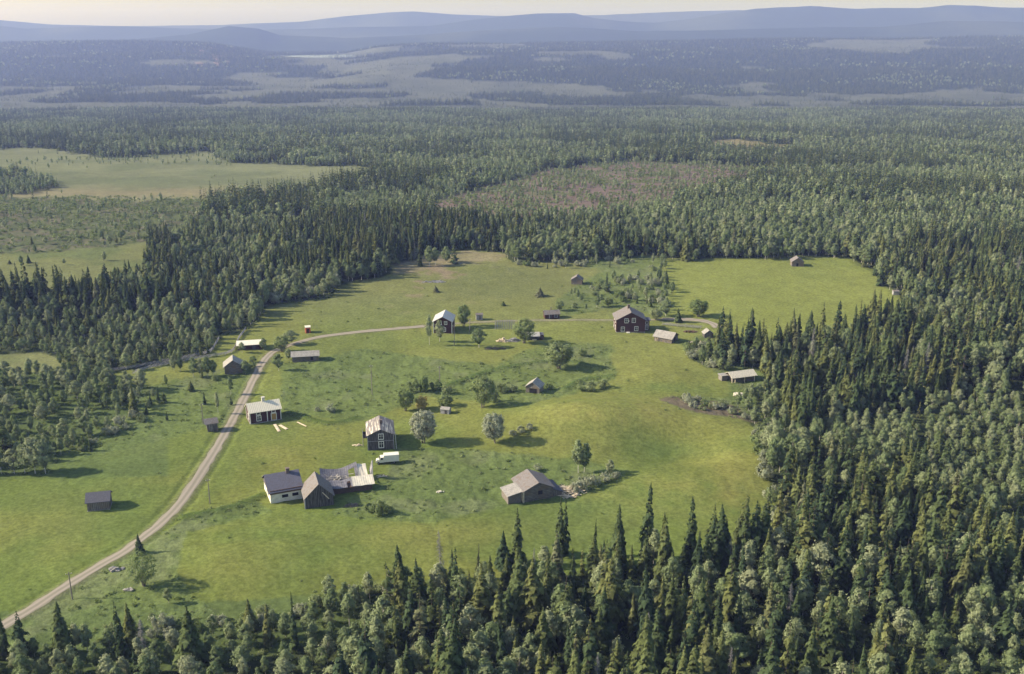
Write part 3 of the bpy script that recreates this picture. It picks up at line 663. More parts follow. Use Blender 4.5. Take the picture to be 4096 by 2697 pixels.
# 17 the big house
r, L_, D, H = house('house', 'large two-storey dark red timber house with white cross windows', (2464.7,1329.8), (2580.7,1334.9), 9.5, 5.4, 3.1, ridge='gable', ang_add=.11,
    wall='redlogs', roof='shingle', over=.6, chim=(-.2, 1.5, .9, 1.6, 'brick'), cat='house')
y0 = -D/2
for xx, zz in ((-3.2, 1.5), (2.3, 1.65), (-1.85, 5.0), (1.15, 5.15)): window(r, (xx, y0, zz), 1.2, 1.6)
MB().box((-.9, y0-.08, 4.9), (.42, .12, .42), 0, Matrix.Rotation(R(45), 3, 'Y')).build('lamp', M['white'], r)
MB().box((-.3, y0-.12, 2.6), (.2, .24, 5.0)).build('pilaster', M['redlogs'], r); MB().box((0, 0, -.2), (L_+.15, D+.15, 1.0)).build('foundation', M['fieldstone'], r)
MB().prism([(-1.9, -1), (1.9, -1), (1.9, 4.2), (-1.9, 4.2)], L_/2+.02, L_/2+2.2).build('porch', M['redlogs'], r); MB().box((L_/2+1.3, 0, 4.35), (2.9, 4.6, .16)).build('porch_roof', M['shingledark'], r)
window(r, (L_/2+1.1, -1.9, 1.3), .9, 1.7); window(r, (L_/2+1.1, -1.9, 3.2), .9, .8, cross=False)
for yy in (-2.4, 2.2): window(r, (-L_/2, yy, 1.6), 1.1, 1.5, 'left'); window(r, (-L_/2, yy, 4.4), 1.1, 1.4, 'left')
MB().box((-1.0, y0-.6, .1), (1.3, 1.0, .5)).build('step', M['white'], r)
# 18 low outbuilding
r, L_, D, H = house('outbuilding', 'low outbuilding with broad mottled grey roof to the right of the large red house', (2616,1362), (2690,1372), 6.0, 2.0, 1.7, ang_add=-.16, wall='logs', roof='shinglelight', over=.5, cat='shed')
window(r, (L_/2, 0, 1.1), 1.2, 1.5, 'right', bare=True, name='opening')
for xx in (-3, -2.2): MB().tube((xx, -D/2-.5, -.5), (xx, -D/2-.5, 1.6), .09).build('post', M['fresh'], r)
# second lean behind it
r, L_, D, H = house('shed', 'small pale-roofed hut half hidden at the edge of the spruces', (2818,1352), (2852,1350), 3.0, 1.7, 1.3, ridge='gable', wall='board', roof='shinglelight', over=.3, cat='hut')
# 20 hay barn at forest edge
r, L_, D, H = house('hay_barn', 'open hay barn with pale board roof at the right edge of the meadow', (2930,1530), (3018,1521), 4.6, 2.0, 1.1, wall='logs', roof='palelogroof', over=.7, cat='barn')
for xx in (-L_/2-.6, -L_/2+.6, 0, L_/2-.5): MB().tube((xx, -D/2-.75, -.6), (xx, -D/2-.6, 2.0), .13).build('post', M['fresh'], r)
MB().box((-L_/2-2.0, D*.2, .9), (2.2, 2.4, 2.3)).build('annex', M['board'], r); MB().box((-L_/2-2.0, D*.2, 2.15), (2.7, 2.9, .12)).build('annex_roof', M['shinglelight'], r)
# 21 open-fronted barn in the middle
r, L_, D, H = house('barn', 'small grey barn with open front among bushes in the middle of the meadow', (2103,1571), (2159,1574), 4.6, 2.3, 1.7, ridge='gable', wall='board', roof='shinglelight', over=.35, cat='barn', ang_add=-.15)
MB().box((.2, -D/2-.02, .95), (2.7, .05, 1.7)).build('opening', M['hollow'], r)
# 22 tiny hut
r, L_, D, H = house('hut', 'tiny grey hut with pale lid roof, right of the silver willow', (1762,1656), (1796,1658), 2.2, 1.5, .5, wall='rail', roof='shinglelight', over=.15, cat='hut')
MB().box((.3, -D/2-.03, .7), (.7, .05, 1.2)).build('door', M['darkwood'], r)
# 23 barn in the far right field
r, L_, D, H = house('hay_barn', 'lone grey log barn at the far end of the yellow-green field', (3167,1066.5), (3214,1067.3), 5.0, 2.5, 2.0, ridge='gable', wall='logs', roof='shingle', over=.35, cat='barn')
MB().box((-.2, -D/2-.02, .9), (1.0, .05, 1.6)).build('opening', M['hollow'], r)
# 24 barn in upper meadow
r, L_, D, H = house('hay_barn', 'lone small grey barn in the upper meadow left of the scrub', (2284.7,1138), (2327.7,1139.6), 4.4, 2.3, 1.7, ridge='gable', wall='logs', roof='shingle', over=.35, cat='barn')
# 25 pale board hut at the field corner
r, L_, D, H = house('hut', 'pale board hut standing at the right-hand corner of the yellow-green field', (3573,1181), (3595,1181), 2.2, 1.7, .4, wall='rail', roof='shingle', over=.15, cat='hut')

# ------------------------------------------------------------ lorry
a, b_, ang, L_ = frame_from((1505,1861), (1596,1853)); 
r = empty('lorry', (a+b_)/2+Vector((-math.sin(ang)*1.0, math.cos(ang)*1.0, 0)), ang, 'old cream box lorry parked below the dark grey farmhouse', 'lorry')
MB().box((1.15, 0, 1.72), (4.3, 2.2, 2.0)).build('cargo_box', M['truck'], r)
MB().box((1.15, 0, .62), (4.2, 1.0, .18)).build('chassis', M['steel'], r)
MB().prism([(-2.35, .55), (-1.05, .55), (-1.05, 2.15), (-1.95, 2.15), (-2.3, 1.5)], -.95, .95, True).build('cab', M['truck'], r)
MB().prism([(-3.15, .55), (-2.36, .55), (-2.36, 1.42), (-2.95, 1.35), (-3.15, 1.1)], -.7, .7, True).build('bonnet', M['truck'], r)
MB().box((-1.6, -.965, 1.72), (.62, .03, .5)).build('side_window', M['glass'], r); MB().box((-1.6, .965, 1.72), (.62, .03, .5)).build('side_window', M['glass'], r)
MB().prism([(-2.31, 1.55), (-2.28, 1.55), (-1.99, 2.08), (-2.02, 2.08)], -.8, .8, True).build('windscreen', M['glass'], r)
MB().box((-3.22, 0, .6), (.1, 1.8, .16)).build('bumper', M['steel'], r)
for yy in (-.55, .55): MB().tube((-3.20, yy, .98), (-3.10, yy, .98), .13, k=10).build('headlight', M['glass'], r)
for xx in (-2.5, 1.9):
    for yy in (-.88, .88):
        wh = MB().tube((xx, yy-.12, .38), (xx, yy+.12, .38), .38, k=14).build('wheel', M['rubber'], r); MB().tube((xx, yy-.14, .38), (xx, yy+.14, .38), .18, k=10).build('rim', M['steel'], wh)

# ------------------------------------------------------------ poles, fences, rack, boards, piles
def pole(ox, oy, ty, label):
    p = O(ox, oy); h = height_px(p, ty/K); r = empty('utility_pole', p, .4, label, 'pole', 'wooden poles of the power line')
    MB().tube((0, 0, -.5), (.05, 0, h), .15, .10, 7).build('shaft', M['pole'], r)
    MB().box((.05, 0, h-.5), (1.3, .1, .1)).build('crossarm', M['pole'], r)
    for s in (-.55, .55): MB().tube((s, 0, h-.45), (s, 0, h-.25), .05).build('insulator', M['white'], r)
pole(168,1392,1330,'wooden pole leaning at the gravel road near the bottom left corner')
pole(488,1171,1113,'thin pole between road and white barn')
pole(865,918,848,'tall pole standing alone in the middle meadow')
pole(1022,896,851,'pole behind the dark bushes in the middle')
pole(1056,803,755,'pole in front of the red house with pale roof')
pole(1092,772,740,'thin pole just right of the red house with pale roof')
pole(472,985,938,'thin pole right beside the small leaning shed')
def fence(pts, label):
    line = smooth([O(*p)[:2] for p in pts], 5); acc = [line[0]]; 
    for q in line[1:]:
        while np.hypot(*(q-acc[-1])) > 3.2: acc.append(acc[-1]+(q-acc[-1])/np.hypot(*(q-acc[-1]))*3.2)
    z0 = float(terrain(*acc[0])); r = empty('fence', (acc[0][0], acc[0][1], z0), 0, label, 'fence')
    W = [Vector((q[0]-acc[0][0], q[1]-acc[0][1], float(terrain(q[0], q[1]))-z0)) for q in acc]
    for q in W: MB().tube(q+Vector((0,0,-.2)), q+Vector((.1,.05,1.45)), .08, .06, 5).build('post', M['rail'], r)
    for p0, p1 in zip(W[:-1], W[1:]):
        mb = MB(); d = (p1-p0)
        for k in range(7): mb.tube(p0+d*(k*.14-.15)+Vector((0,0,.1+.03*k)), p0+d*(k*.14+.55)+Vector((0,0,1.25)), .07, .06, 4)
        mb.build('rail_panel', M['rail'], r)
fence([(230,868),(306,857),(389,841),(483,822),(501,802),(512,784)], 'long silver-grey pole fence along the foot of the left forest')
fence([(309,869),(348,857),(389,848),(441,838),(493,830),(535,822),(548,807),(555,789),(575,763)], 'silver-grey pole fence curving past the long cream-roofed shed')
fence([(1540,755),(1570,759),(1605,762),(1640,765)], 'short rail fence behind the low outbuilding by the spruces')
a, b_, ang, L_ = frame_from((1981,1318), (2056,1318)); r = empty('hay_rack', a, ang, 'tall grey hay-drying rack of poles and rails in front of the track', 'hay rack'); hh = height_px(a, 1283)
for i in range(9): MB().tube((L_*i/8, 0, -.3), (L_*i/8+.1, .1, hh+random.uniform(0, .3)), .11).build('post', M['rail'], r)
for i in range(9): MB().tube((-.2, 0, .4+(hh-.4)*i/8), (L_+.2, .05, .4+(hh-.4)*i/8), .07, k=5).build('rail', M['rail'], r)
for (p0, p1, lab) in (((1099,1699),(1117,1727),'leftmost of the pale planks lying on the grass below the red cottage'),((1119,1702),(1148,1718),'middle pale plank lying on the grass below the red cottage'),((1189,1690),(1226,1707),'rightmost pale plank lying on the grass below the red cottage')):
    a = at(*p0); b_ = at(*p1); c = (a+b_)/2; v = b_-a
    wd = .9 if 'rightmost' not in lab else .45
    o = MB().box((0,0,.12), (v.length, wd, .08)).box((.1,.05,.19), (v.length*.9, wd*.4, .06)).build('plank', M['fresh']); o.location = c; o.rotation_euler = (0, 0, math.atan2(v.y, v.x)); tag(o, lab, 'plank', 'pale planks on the grass')
def pile(name, label, cat, px, py, rx, ry, n, mat, size=(1.5,.25,.15), h=.8, blocky=False):
    p = at(px, py); mb = MB()
    for i in range(n):
        a_ = random.uniform(0, 6.28); q = math.sqrt(random.random()); x_ = rx*q*math.cos(a_); y_ = ry*q*math.sin(a_); z_ = h*(1-q)*random.random()+.08
        s_ = random.uniform(.6, 1.25); mb.box((x_, y_, z_), (size[0]*s_, size[1]*s_, size[2]*s_), random.uniform(0, 3.1) if blocky else random.gauss(.3, .5), Matrix.Rotation(random.uniform(-.3, .3), 3, 'Y') @ Matrix.Rotation(random.uniform(-.3, .3), 3, 'X'))
    o = mb.build(name, M[mat]); o.location = p; tag(o, label, cat); return o
pile('stone_heap', 'heap of field stones right of the red cottage', 'stone heap', 1178, 1661, 1.4, .9, 40, 'fieldstone', (.5,.45,.35), .5, True)
pile('timber_pile', 'collapsed pile of bleached timber against the right side of the log barn', 'timber pile', 2268, 1968, 4.6, 3.4, 120, 'fresh', (2.8,.22,.14), 1.4)
pile('timber_pile', 'heap of pale yellow firewood in front of the bushy tree', 'timber pile', 2010, 1366, 2.4, 1.5, 90, 'fresh', (1.0,.3,.25), 1.7)
pile('timber_pile', 'heap of grey logs next to the pale firewood', 'timber pile', 2055, 1364, 2.4, 1.4, 70, 'rail', (1.3,.3,.25), 1.6)
pile('brush_pile', 'dark brush pile on the grass below the firewood heaps', 'brush pile', 1982, 1396, 4.2, 1.1, 60, 'greybark', (1.6,.12,.1), .8)
pile('timber_pile', 'small pile of grey timber lying in the upper meadow', 'timber pile', 1735, 1129, 5.2, 1.2, 46, 'rail', (2.2,.3,.25), .9)
pile('stone_heap', 'pale boulders at the right forest edge below the hay barn', 'stone heap', 2954, 1580, 1.8, 1.3, 30, 'palelogroof', (.9,.7,.5), .8, True)
pile('timber_pile', 'scattered pale boards right of the collapsed barn', 'timber pile', 1521, 1905, 1.6, .8, 14, 'fresh', (1.3,.2,.1), .3)
pile('stone_heap', 'boulders beside the road below the small roadside spruce', 'stone heap', 468, 2279, 1.6, .7, 16, 'fieldstone', (.8,.7,.5), .5, True)
pile('stone_heap', 'small boulders left of the shadow of the many-stemmed tree', 'stone heap', 515, 2361, .9, .5, 10, 'fieldstone', (.6,.5,.4), .4, True)
pile('timber_pile', 'few pale boards lying left of the dark grey farmhouse', 'timber pile', 1428, 1783, 1.2, .6, 9, 'fresh', (1.2,.3,.12), .5)
pile('stone_heap', 'pale stones in the rough grass between collapsed barn and log barn', 'stone heap', 1765, 1970, 1.2, .5, 12, 'palelogroof', (.5,.4,.3), .3, True)
pile('brush_pile', 'brush and broken boards below the collapsed barn', 'brush pile', 1410, 2025, 2.4, 1.1, 40, 'greybark', (1.2,.15,.1), .5)
pile('timber_pile', 'pale boards lying among the farm scrap by the spruces', 'timber pile', 2790, 1370, 2.6, 1.2, 24, 'fresh', (2.0,.25,.12), .4)
pile('brush_pile', 'dark heap of scrap behind the low outbuilding', 'brush pile', 2760, 1328, 2.4, 1.0, 36, 'brownwood', (1.2,.5,.3), .9)

# ------------------------------------------------------------ tree shapes (unit height 1 m scaled later; z up, base at 0)
def tri_mesh(name, V, T, tone, mat):
    me = bpy.data.meshes.new(name); V = np.asarray(V, np.float32); T = np.asarray(T, np.int32)
    me.vertices.add(len(V)); me.vertices.foreach_set('co', V.ravel()); me.loops.add(T.size); me.loops.foreach_set('vertex_index', T.ravel())
    me.polygons.add(len(T)); me.polygons.foreach_set('loop_start', np.arange(0, T.size, 3, dtype=np.int32)); me.polygons.foreach_set('loop_total', np.full(len(T), 3, np.int32))
    me.update(); a = me.attributes.new('tone', 'FLOAT', 'FACE'); a.data.foreach_set('value', np.asarray(tone, np.float32)); me.materials.append(mat); return me
def spruce_crown(seed, H=15.0, W=2.1, levels=34, nb=7, start=.05, power=.85, gaps=0.0, twig=True, top=.985, bend=.25):
    g = random.Random(seed); V = []; T = []; tone = []
    def tri(a, b, c, t): n = len(V); V.extend((a, b, c)); T.append((n, n+1, n+2)); tone.append(t)
    lean = (g.uniform(-bend, bend), g.uniform(-bend, bend))
    for k in range(levels):
        f = k/(levels-1); z = H*(start+(top-start)*f**1.05)
        r = W*((1-f)**power*.96+.05)*(.86+.28*g.random())
        if f < .12: r *= .6+f*3.3
        n = max(4, int(nb*(1-f*.45)))
        a0 = g.uniform(0, 6.28)
        for i in range(n):
            if g.random() < gaps: continue
            a = a0+6.283*i/n+g.uniform(-.3, .3); L_ = r*g.choice((.55,.75,.9,1,1,1.1,1.3))*g.uniform(.85, 1.1); dr = L_*g.uniform(.12, .5)
            ca, sa = math.cos(a), math.sin(a); lx, ly = lean[0]*f, lean[1]*f
            zz = z+g.uniform(-1.1, 1.1)*H/levels*(1-.6*f); L_ *= 1-.12*(zz-z)
            def pt(t, side, dz): return (lx+ca*L_*t-sa*side, ly+sa*L_*t+ca*side, zz-dr*t*t*(1.2)+.16*L_*t*(1-f)+dz)
            wd = L_*g.uniform(.20, .34)+.10; t0 = g.random()
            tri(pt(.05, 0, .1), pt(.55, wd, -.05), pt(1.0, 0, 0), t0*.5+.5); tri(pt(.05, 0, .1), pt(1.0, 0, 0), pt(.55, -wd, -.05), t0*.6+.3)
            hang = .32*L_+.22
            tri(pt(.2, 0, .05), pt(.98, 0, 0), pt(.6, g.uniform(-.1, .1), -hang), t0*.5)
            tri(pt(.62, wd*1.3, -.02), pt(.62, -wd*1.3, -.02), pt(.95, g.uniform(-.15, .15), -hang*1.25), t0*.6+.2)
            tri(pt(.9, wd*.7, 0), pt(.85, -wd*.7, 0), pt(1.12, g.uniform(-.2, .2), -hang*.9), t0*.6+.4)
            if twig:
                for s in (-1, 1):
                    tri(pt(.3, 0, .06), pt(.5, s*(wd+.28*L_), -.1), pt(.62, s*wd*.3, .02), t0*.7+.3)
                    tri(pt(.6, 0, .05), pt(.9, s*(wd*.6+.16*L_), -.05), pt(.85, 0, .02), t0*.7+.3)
    tri((lean[0]-.10, lean[1], H*.96), (lean[0]+.10, lean[1], H*.96), (lean[0], lean[1], H*1.03), .6); tri((lean[0], lean[1]-.10, H*.96), (lean[0], lean[1]+.10, H*.96), (lean[0], lean[1], H*1.03), .6)
    return V, T, tone
def leaf_crown(seed, H=11.0, W=2.0, base=.22, clumps=46, per=44, leaf=.30, shape='oval', sprd=.62):
    g = np.random.default_rng(seed); V = []; T = []; tone = []; cents = []
    zc = H*(1+base)/2; hz = H*(1-base)/2
    for c in range(clumps):
        while True:
            p = g.uniform(-1, 1, 3)
            if np.linalg.norm(p) < 1: break
        p = p/np.linalg.norm(p)*np.linalg.norm(p)**.45
        wz = (1-max(p[2], 0)**1.6*.75) if shape == 'oval' else 1.0
        if shape == 'oval' and p[2] < -.3: wz *= 1.0+(p[2]+.3)*.4
        cen = np.array([p[0]*W*wz*.86, p[1]*W*wz*.86, zc+p[2]*hz*.93]); cents.append(cen)
        ct = g.random(); rs = sprd*g.uniform(.6, 1.25)
        for j in range(per):
            q = cen+g.normal(0, 1, 3)*rs*np.array([.62, .62, .55])
            ow = (q-np.array([0, 0, zc]))/np.array([W, W, hz]); ow /= max(np.linalg.norm(ow), .01); lc = (q-cen)/max(np.linalg.norm(q-cen), .01)
            n = g.normal(0, .45, 3)+ow*.9+lc*.7; n[2] += .25; n /= np.linalg.norm(n); a = np.cross(n, g.normal(0, 1, 3)); a /= np.linalg.norm(a); b_ = np.cross(n, a)
            s = leaf*g.uniform(.6, 1.3); k = len(V)
            V.extend((q+a*s, q-a*s*.5+b_*s*.8, q-a*s*.5-b_*s*.8)); T.append((k, k+1, k+2)); tone.append(ct*.6+g.random()*.4)
    return V, T, tone, cents
def trunk_mesh(name, H, r, mat, cents=None, nbr=12, top=.93, stems=1, seed=0, splay=.12):
    g = random.Random(seed); mb = MB()
    for s in range(stems):
        ox, oy = (0, 0) if stems == 1 else (math.cos(s*6.28/stems)*r*1.3, math.sin(s*6.28/stems)*r*1.3); pts = []
        for k in range(6):
            f = k/5; m_ = 1+f*(H*splay if stems > 1 else 0); pts.append(Vector((ox*m_+g.uniform(-.04, .04)*k, oy*m_+g.uniform(-.04, .04)*k, -.4+(H*top+.4)*f)))
        for k in range(5): mb.tube(pts[k], pts[k+1], r*(1-k/5*.86), r*(1-(k+1)/5*.86), 6)
    if cents:
        for c in g.sample(list(cents), min(nbr, len(cents))):
            c = Vector(c); z0 = max(H*.15, c.z-math.hypot(c.x, c.y)*1.1-.3); mb.tube((0, 0, z0), c, r*.32, r*.08, 4)
    return mb.mesh(name, mat)
SPR = []; SPRD = []
for i, kw in enumerate([dict(H=15, W=2.2), dict(H=15, W=2.7, nb=9), dict(H=15, W=1.7, levels=30), dict(H=15, W=2.4, gaps=.3, power=.75), dict(H=15, W=3.0, power=.95, nb=9), dict(H=15, W=2.0, power=.65, gaps=.15), dict(H=15, W=1.5, levels=28, gaps=.35, power=.6), dict(H=15, W=2.1, levels=26, gaps=.45, power=.55), dict(H=15, W=2.5, levels=38, nb=8, power=.8), dict(H=15, W=2.3, levels=24, gaps=.5, power=.7), dict(H=15, W=2.4, levels=28, gaps=.2, power=.45, top=.86, bend=.6), dict(H=15, W=2.0, levels=20, gaps=.6, power=.5, bend=.5), dict(H=15, W=3.2, levels=30, gaps=.15, power=1.15, nb=9)]):
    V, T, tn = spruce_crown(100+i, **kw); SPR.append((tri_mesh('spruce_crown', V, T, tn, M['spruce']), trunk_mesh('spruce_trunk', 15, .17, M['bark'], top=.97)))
SNAG = []
for i in range(2):
    g = random.Random(900+i); mb = MB()
    for k in range(40):
        f = k/39; z = 14*(.12+.84*f); 
        for j in range(4):
            a_ = g.uniform(0, 6.28); l = 1.8*(1-f)**.7*g.uniform(.4, 1.1)+.15; e_ = Vector((math.cos(a_)*l, math.sin(a_)*l, z-.35*l)); mb.tube((0, 0, z), e_, .05, .02, 3)
            mb.tube(e_*.6+Vector((0, 0, z*.4)), e_*.75+Vector((math.sin(a_)*.3, -math.cos(a_)*.3, z*.25-.4)), .03, .015, 3)
    SNAG.append((mb.mesh('bare_branches', M['deadtwig']), trunk_mesh('snag_trunk', 14, .16, M['deadtwig'], top=1.0)))
BIR = []
for i, kw in enumerate([dict(W=2.4), dict(W=2.0, base=.18), dict(W=3.0, base=.18, clumps=60, per=50), dict(W=1.6, base=.22, clumps=36), dict(W=2.6, base=.10, clumps=56, per=48)]):
    V, T, tn, cs = leaf_crown(200+i, **kw); BIR.append((tri_mesh('birch_crown', V, T, tn, M['birch']), trunk_mesh('birch_trunk', 11, .12, M['birchbark'], cs, 10, .85)))
V, T, tn, cs = leaf_crown(300, H=10, W=4.2, base=.12, clumps=120, per=50, leaf=.28, shape='round', sprd=.7)
WIL = [(tri_mesh('willow_crown', V, T, tn, M['willow']), trunk_mesh('willow_trunk', 10, .26, M['greybark'], cs, 16, .55, stems=2, splay=.25))]
V, T, tn, cs = leaf_crown(310, H=10, W=3.6, base=.12, clumps=80, per=42, leaf=.28, shape='round', sprd=.75)
ROW = [(tri_mesh('tree_crown', V, T, tn, M['bush']), trunk_mesh('tree_trunk', 10, .2, M['greybark'], cs, 18, .55, stems=3, splay=.3))]
V, T, tn, cs = leaf_crown(311, H=10, W=4.6, base=.10, clumps=80, per=34, leaf=.24, shape='round', sprd=.8)
THIN = [(tri_mesh('tree_crown', V, T, tn, M['bush']), trunk_mesh('tree_trunk', 10, .17, M['greybark'], cs, 26, .6, stems=5, splay=.45))]
BUSH = []
for i in range(3):
    V, T, tn, cs = leaf_crown(400+i, H=3.0, W=2.2, base=0.0, clumps=22, per=40, leaf=.24, shape='round', sprd=.5)
    for nm in ('bush', 'bushpale', 'orange'):
        BUSH.append((nm, tri_mesh('bush_crown', V, T, tn, M[nm]), trunk_mesh('bush_stem', 2.2, .05, M['greybark'], cs, 8, .8, stems=4, splay=1.2)))
# low-detail shapes for far woods
SPRLO = []
for i in range(4):
    V, T, tn = spruce_crown(500+i, H=15, W=[2.3,2.8,2.0,2.5][i], levels=9, nb=6, twig=False); SPRLO.append(tri_mesh('far_spruce', V, T, tn, M['spruce']))
BIRLO = []
for i in range(3):
    V, T, tn, cs = leaf_crown(600+i, H=11, W=[2.2,1.8,2.6][i], base=.1, clumps=16, per=9, leaf=.85, sprd=.8); BIRLO.append(tri_mesh('far_birch', V, T, tn, M['birch']))
V, T, tn, cs = leaf_crown(700, H=.75, W=.75, base=0, clumps=7, per=9, leaf=.20, shape='round', sprd=.25); TUFT = [tri_mesh('herb_tuft', V, T, tn, M['tuft'])]
V, T, tn, cs = leaf_crown(701, H=.9, W=.5, base=0, clumps=5, per=9, leaf=.18, shape='round', sprd=.22); TUFT.append(tri_mesh('herb_tuft', V, T, tn, M['tuft']))

def plant(name, cat, label, group, meshes, p, sxy, sz, rz, names=('crown', 'trunk')):
    r = empty(name, p, rz, label, cat, group); r.scale = (sxy, sxy, sz); r.rotation_euler = (random.gauss(0, .022), random.gauss(0, .022), rz)
    for me, nm in zip(meshes, names):
        o = bpy.data.objects.new(nm, me); C.collection.objects.link(o); o.parent = r
    return r
LONE = []                                     # positions taken by individually placed plants
def tree(kind, ox, oy, ty, label, group=None, wpx=None, var=None):
    """ox, oy: base; ty: row of the top (overview px of the photo); wpx: crown width"""
    p = O(ox, oy); h = height_px(p, ty/K); LONE.append((p.x, p.y)); d = proj(p.x, p.y, p.z)[2]; wm = wpx/K*d/F if wpx else None
    i = random.randrange(100)
    if kind == 'spruce': ms = SPR[(i if var is None else var) % len(SPR)]; H0, W0, nm, cat = 15, 2.45, 'spruce', 'spruce tree'; 
    elif kind == 'snag': ms = SNAG[i % 2]; H0, W0, nm, cat = 14, 1.9, 'dead_spruce', 'dead tree'
    elif kind == 'birch': ms = BIR[(i if var is None else var) % len(BIR)]; H0, W0, nm, cat = 11.4, 2.5, 'birch', 'birch tree'
    elif kind == 'willow': ms = WIL[0]; H0, W0, nm, cat = 10.3, 4.6, 'willow', 'willow tree'
    elif kind == 'round': ms = ROW[0]; H0, W0, nm, cat = 10.3, 4.0, 'deciduous_tree', 'tree'
    elif kind == 'thin': ms = THIN[0]; H0, W0, nm, cat = 10.3, 5.0, 'deciduous_tree', 'tree'
    else:
        b_ = [q for q in BUSH if q[0] == kind]; q = b_[i % len(b_)]; ms = q[1:]; H0, W0, nm, cat = 3.2, 2.5, 'bush', 'bush'
    sz = h/H0; s = (wm/2/W0) if wm else sz*.95
    return plant(nm, cat, label, group, ms, p, s, sz, random.uniform(0, 6.28), ('crown', 'trunk') if nm != 'bush' else ('foliage', 'stem'))
T_ = tree
T_('willow', 984,1030,950,'large silvery willow with round crown and two trunks right of the dark farmhouse',None,70)
T_('willow',1150,1029,956,'silvery egg-shaped willow standing alone in the middle meadow',None,62)
T_('round',1121,947,872,'broad green tree with a forked trunk in the middle meadow above the egg-shaped willow',None,68)
T_('round',943,955,901,'dark green tree above the large silvery willow',None,47)
T_('orange',979,950,917,'rusty orange bush behind the large silvery willow',None,40)
T_('bush',1032,944,912,'green bush right of the rusty orange bush',None,46)
for k,(x_,y_,t_,w_) in enumerate([(960,912,880,36),(985,912,870,34),(1012,908,882,36),(1040,916,892,30)]): T_('bush',x_,y_,t_,'dark bush in the thicket below the middle pole','dark bushes below the middle pole',w_)
for x_,y_,t_,w_ in [(1165,912,890,34),(1190,910,893,30),(1140,905,880,26),(1275,905,890,24),(1150,935,905,30)]: T_('bush',x_,y_,t_,'green bush left of the small open-fronted barn','bushes around the open-fronted barn',w_)
T_('birch',1344,1100,1018,'left of two birches with white trunks above the log barn',None,34,0); T_('birch',1358,1097,1024,'right of two birches with white trunks above the log barn',None,34,1)
T_('birch',1417,1105,1066,'small slender birch at the right end of the willow scrub',None,24)
for x_,y_,t_,w_ in [(1340,1144,1118,36),(1362,1138,1110,36),(1385,1128,1102,36),(1408,1118,1096,34),(1432,1112,1096,26),(1352,1125,1108,30)]: T_('bushpale',x_,y_,t_,'pale green willow shrub right of the log barn','willow scrub right of the log barn',w_)
T_('bushpale',1250,1092,1078,'small silvery shrub above the roof of the log barn',None,26)
T_('round',1299,857,793,'dense round tree casting a long shadow in the middle meadow',None,80)
T_('round',1218,798,737,'bushy tree half covering the pale-roofed hut',None,58)
T_('birch',1113,808,760,'small tree with bare lower trunk left of the firewood heap',None,32,2)
T_('round',1078,759,706,'tree standing right behind the red house with pale roof',None,38)
T_('birch',998,802,728,'tall thin birch in front of the pale-roofed red house',None,22,3); T_('birch',1022,794,741,'shorter birch in front of the pale-roofed red house',None,26,1)
T_('spruce',1254,689,668,'small lone spruce in the upper meadow above the red hut',None,20,4); T_('spruce',1170,711,700,'tiny lone spruce in the upper meadow above the hay rack',None,10,4); T_('spruce',1013,679,663,'tiny spruce below the grey timber in the upper meadow',None,12,4)
T_('round',655,817,779,'dark bushy tree at the inside of the road bend',None,40); T_('birch',676,800,766,'paler airy tree at the road bend behind the dark one',None,34,2)
T_('birch',648,862,820,'small pale tree below the road bend left of the long grey shed',None,24,2); T_('birch',671,836,808,'little birch at the left end of the long grey shed',None,16); T_('birch',713,838,822,'sapling in front of the long grey shed',None,12)
T_('birch',563,820,794,'small birch in front of the cream-roofed shed, left one',None,18); T_('birch',613,813,783,'small birch at the right end of the cream-roofed shed',None,18)
for x_,t_,w_ in [(450,829,26),(483,826,22),(497,834,22),(466,832,22)]: T_('birch',x_,876,t_,'birch in the row left of the log shed','birches left of the log shed',w_)
T_('spruce',470,880,843,'narrow dark spruce among the birches left of the log shed',None,10,2); T_('birch',571,868,836,'birch at the right wall of the log shed',None,24,0)
T_('birch',537,917,874,'lone slender birch left of the road below the log shed',None,20,3); T_('birch',507,962,908,'thin pale birch above the small leaning shed',None,14,3)
T_('birch',405,863,824,'left of two birches standing before the long fence',None,18,1); T_('birch',420,863,824,'right of two birches standing before the long fence',None,18,1); T_('birch',294,860,818,'birch growing at the left part of the long fence',None,26,0)
for x_,y_,t_,w_ in [(350,941,913,14),(367,936,898,16),(381,936,910,14)]: T_('spruce',x_,y_,t_,'young spruce in the group of three left of the leaning shed','three young spruces left of the leaning shed',w_)
T_('spruce',444,908,885,'young spruce halfway between the fence birches and the road',None,16); T_('spruce',476,941,911,'young spruce just above the small leaning shed',None,14); T_('spruce',388,977,956,'small spruce in the rough grass left of the leaning shed',None,12)
T_('spruce',538,941,921,'small dark spruce between road and leaning shed',None,10); T_('spruce',211,1049,1020,'small spruce at the edge of the left meadow',None,12); T_('spruce',312,962,893,'tall dark spruce at the tip of the left birch thicket',None,22,1)
for x_,t_,w_ in [(58,1030,42),(82,1012,48),(106,1018,44),(34,1040,34)]: T_('birch',x_,1101,t_,'birch with white trunk in the clump at the left edge','birch clump at the left edge',w_,2)
T_('thin',335,1363,1280,'many-stemmed airy tree right of the road near the bottom left',None,84); T_('spruce',325,1287,1240,'young spruce standing at the very edge of the gravel road',None,20,4); T_('birch',392,1403,1366,'small pale tree below the many-stemmed airy tree',None,20,2)
for x_,y_,t_,w_ in [(1192,1012,1000,24),(1212,1006,990,26),(1232,998,984,22)]: T_('bushpale',x_,y_,t_,'low shrub right of the egg-shaped willow','low shrubs right of the egg-shaped willow',w_)
for x_,y_,t_,w_ in [(862,1190,1168,34),(884,1198,1160,40),(905,1190,1172,30)]: T_('bush',x_,y_,t_,'dark green bush below the collapsed barn','bushes below the collapsed barn',w_)
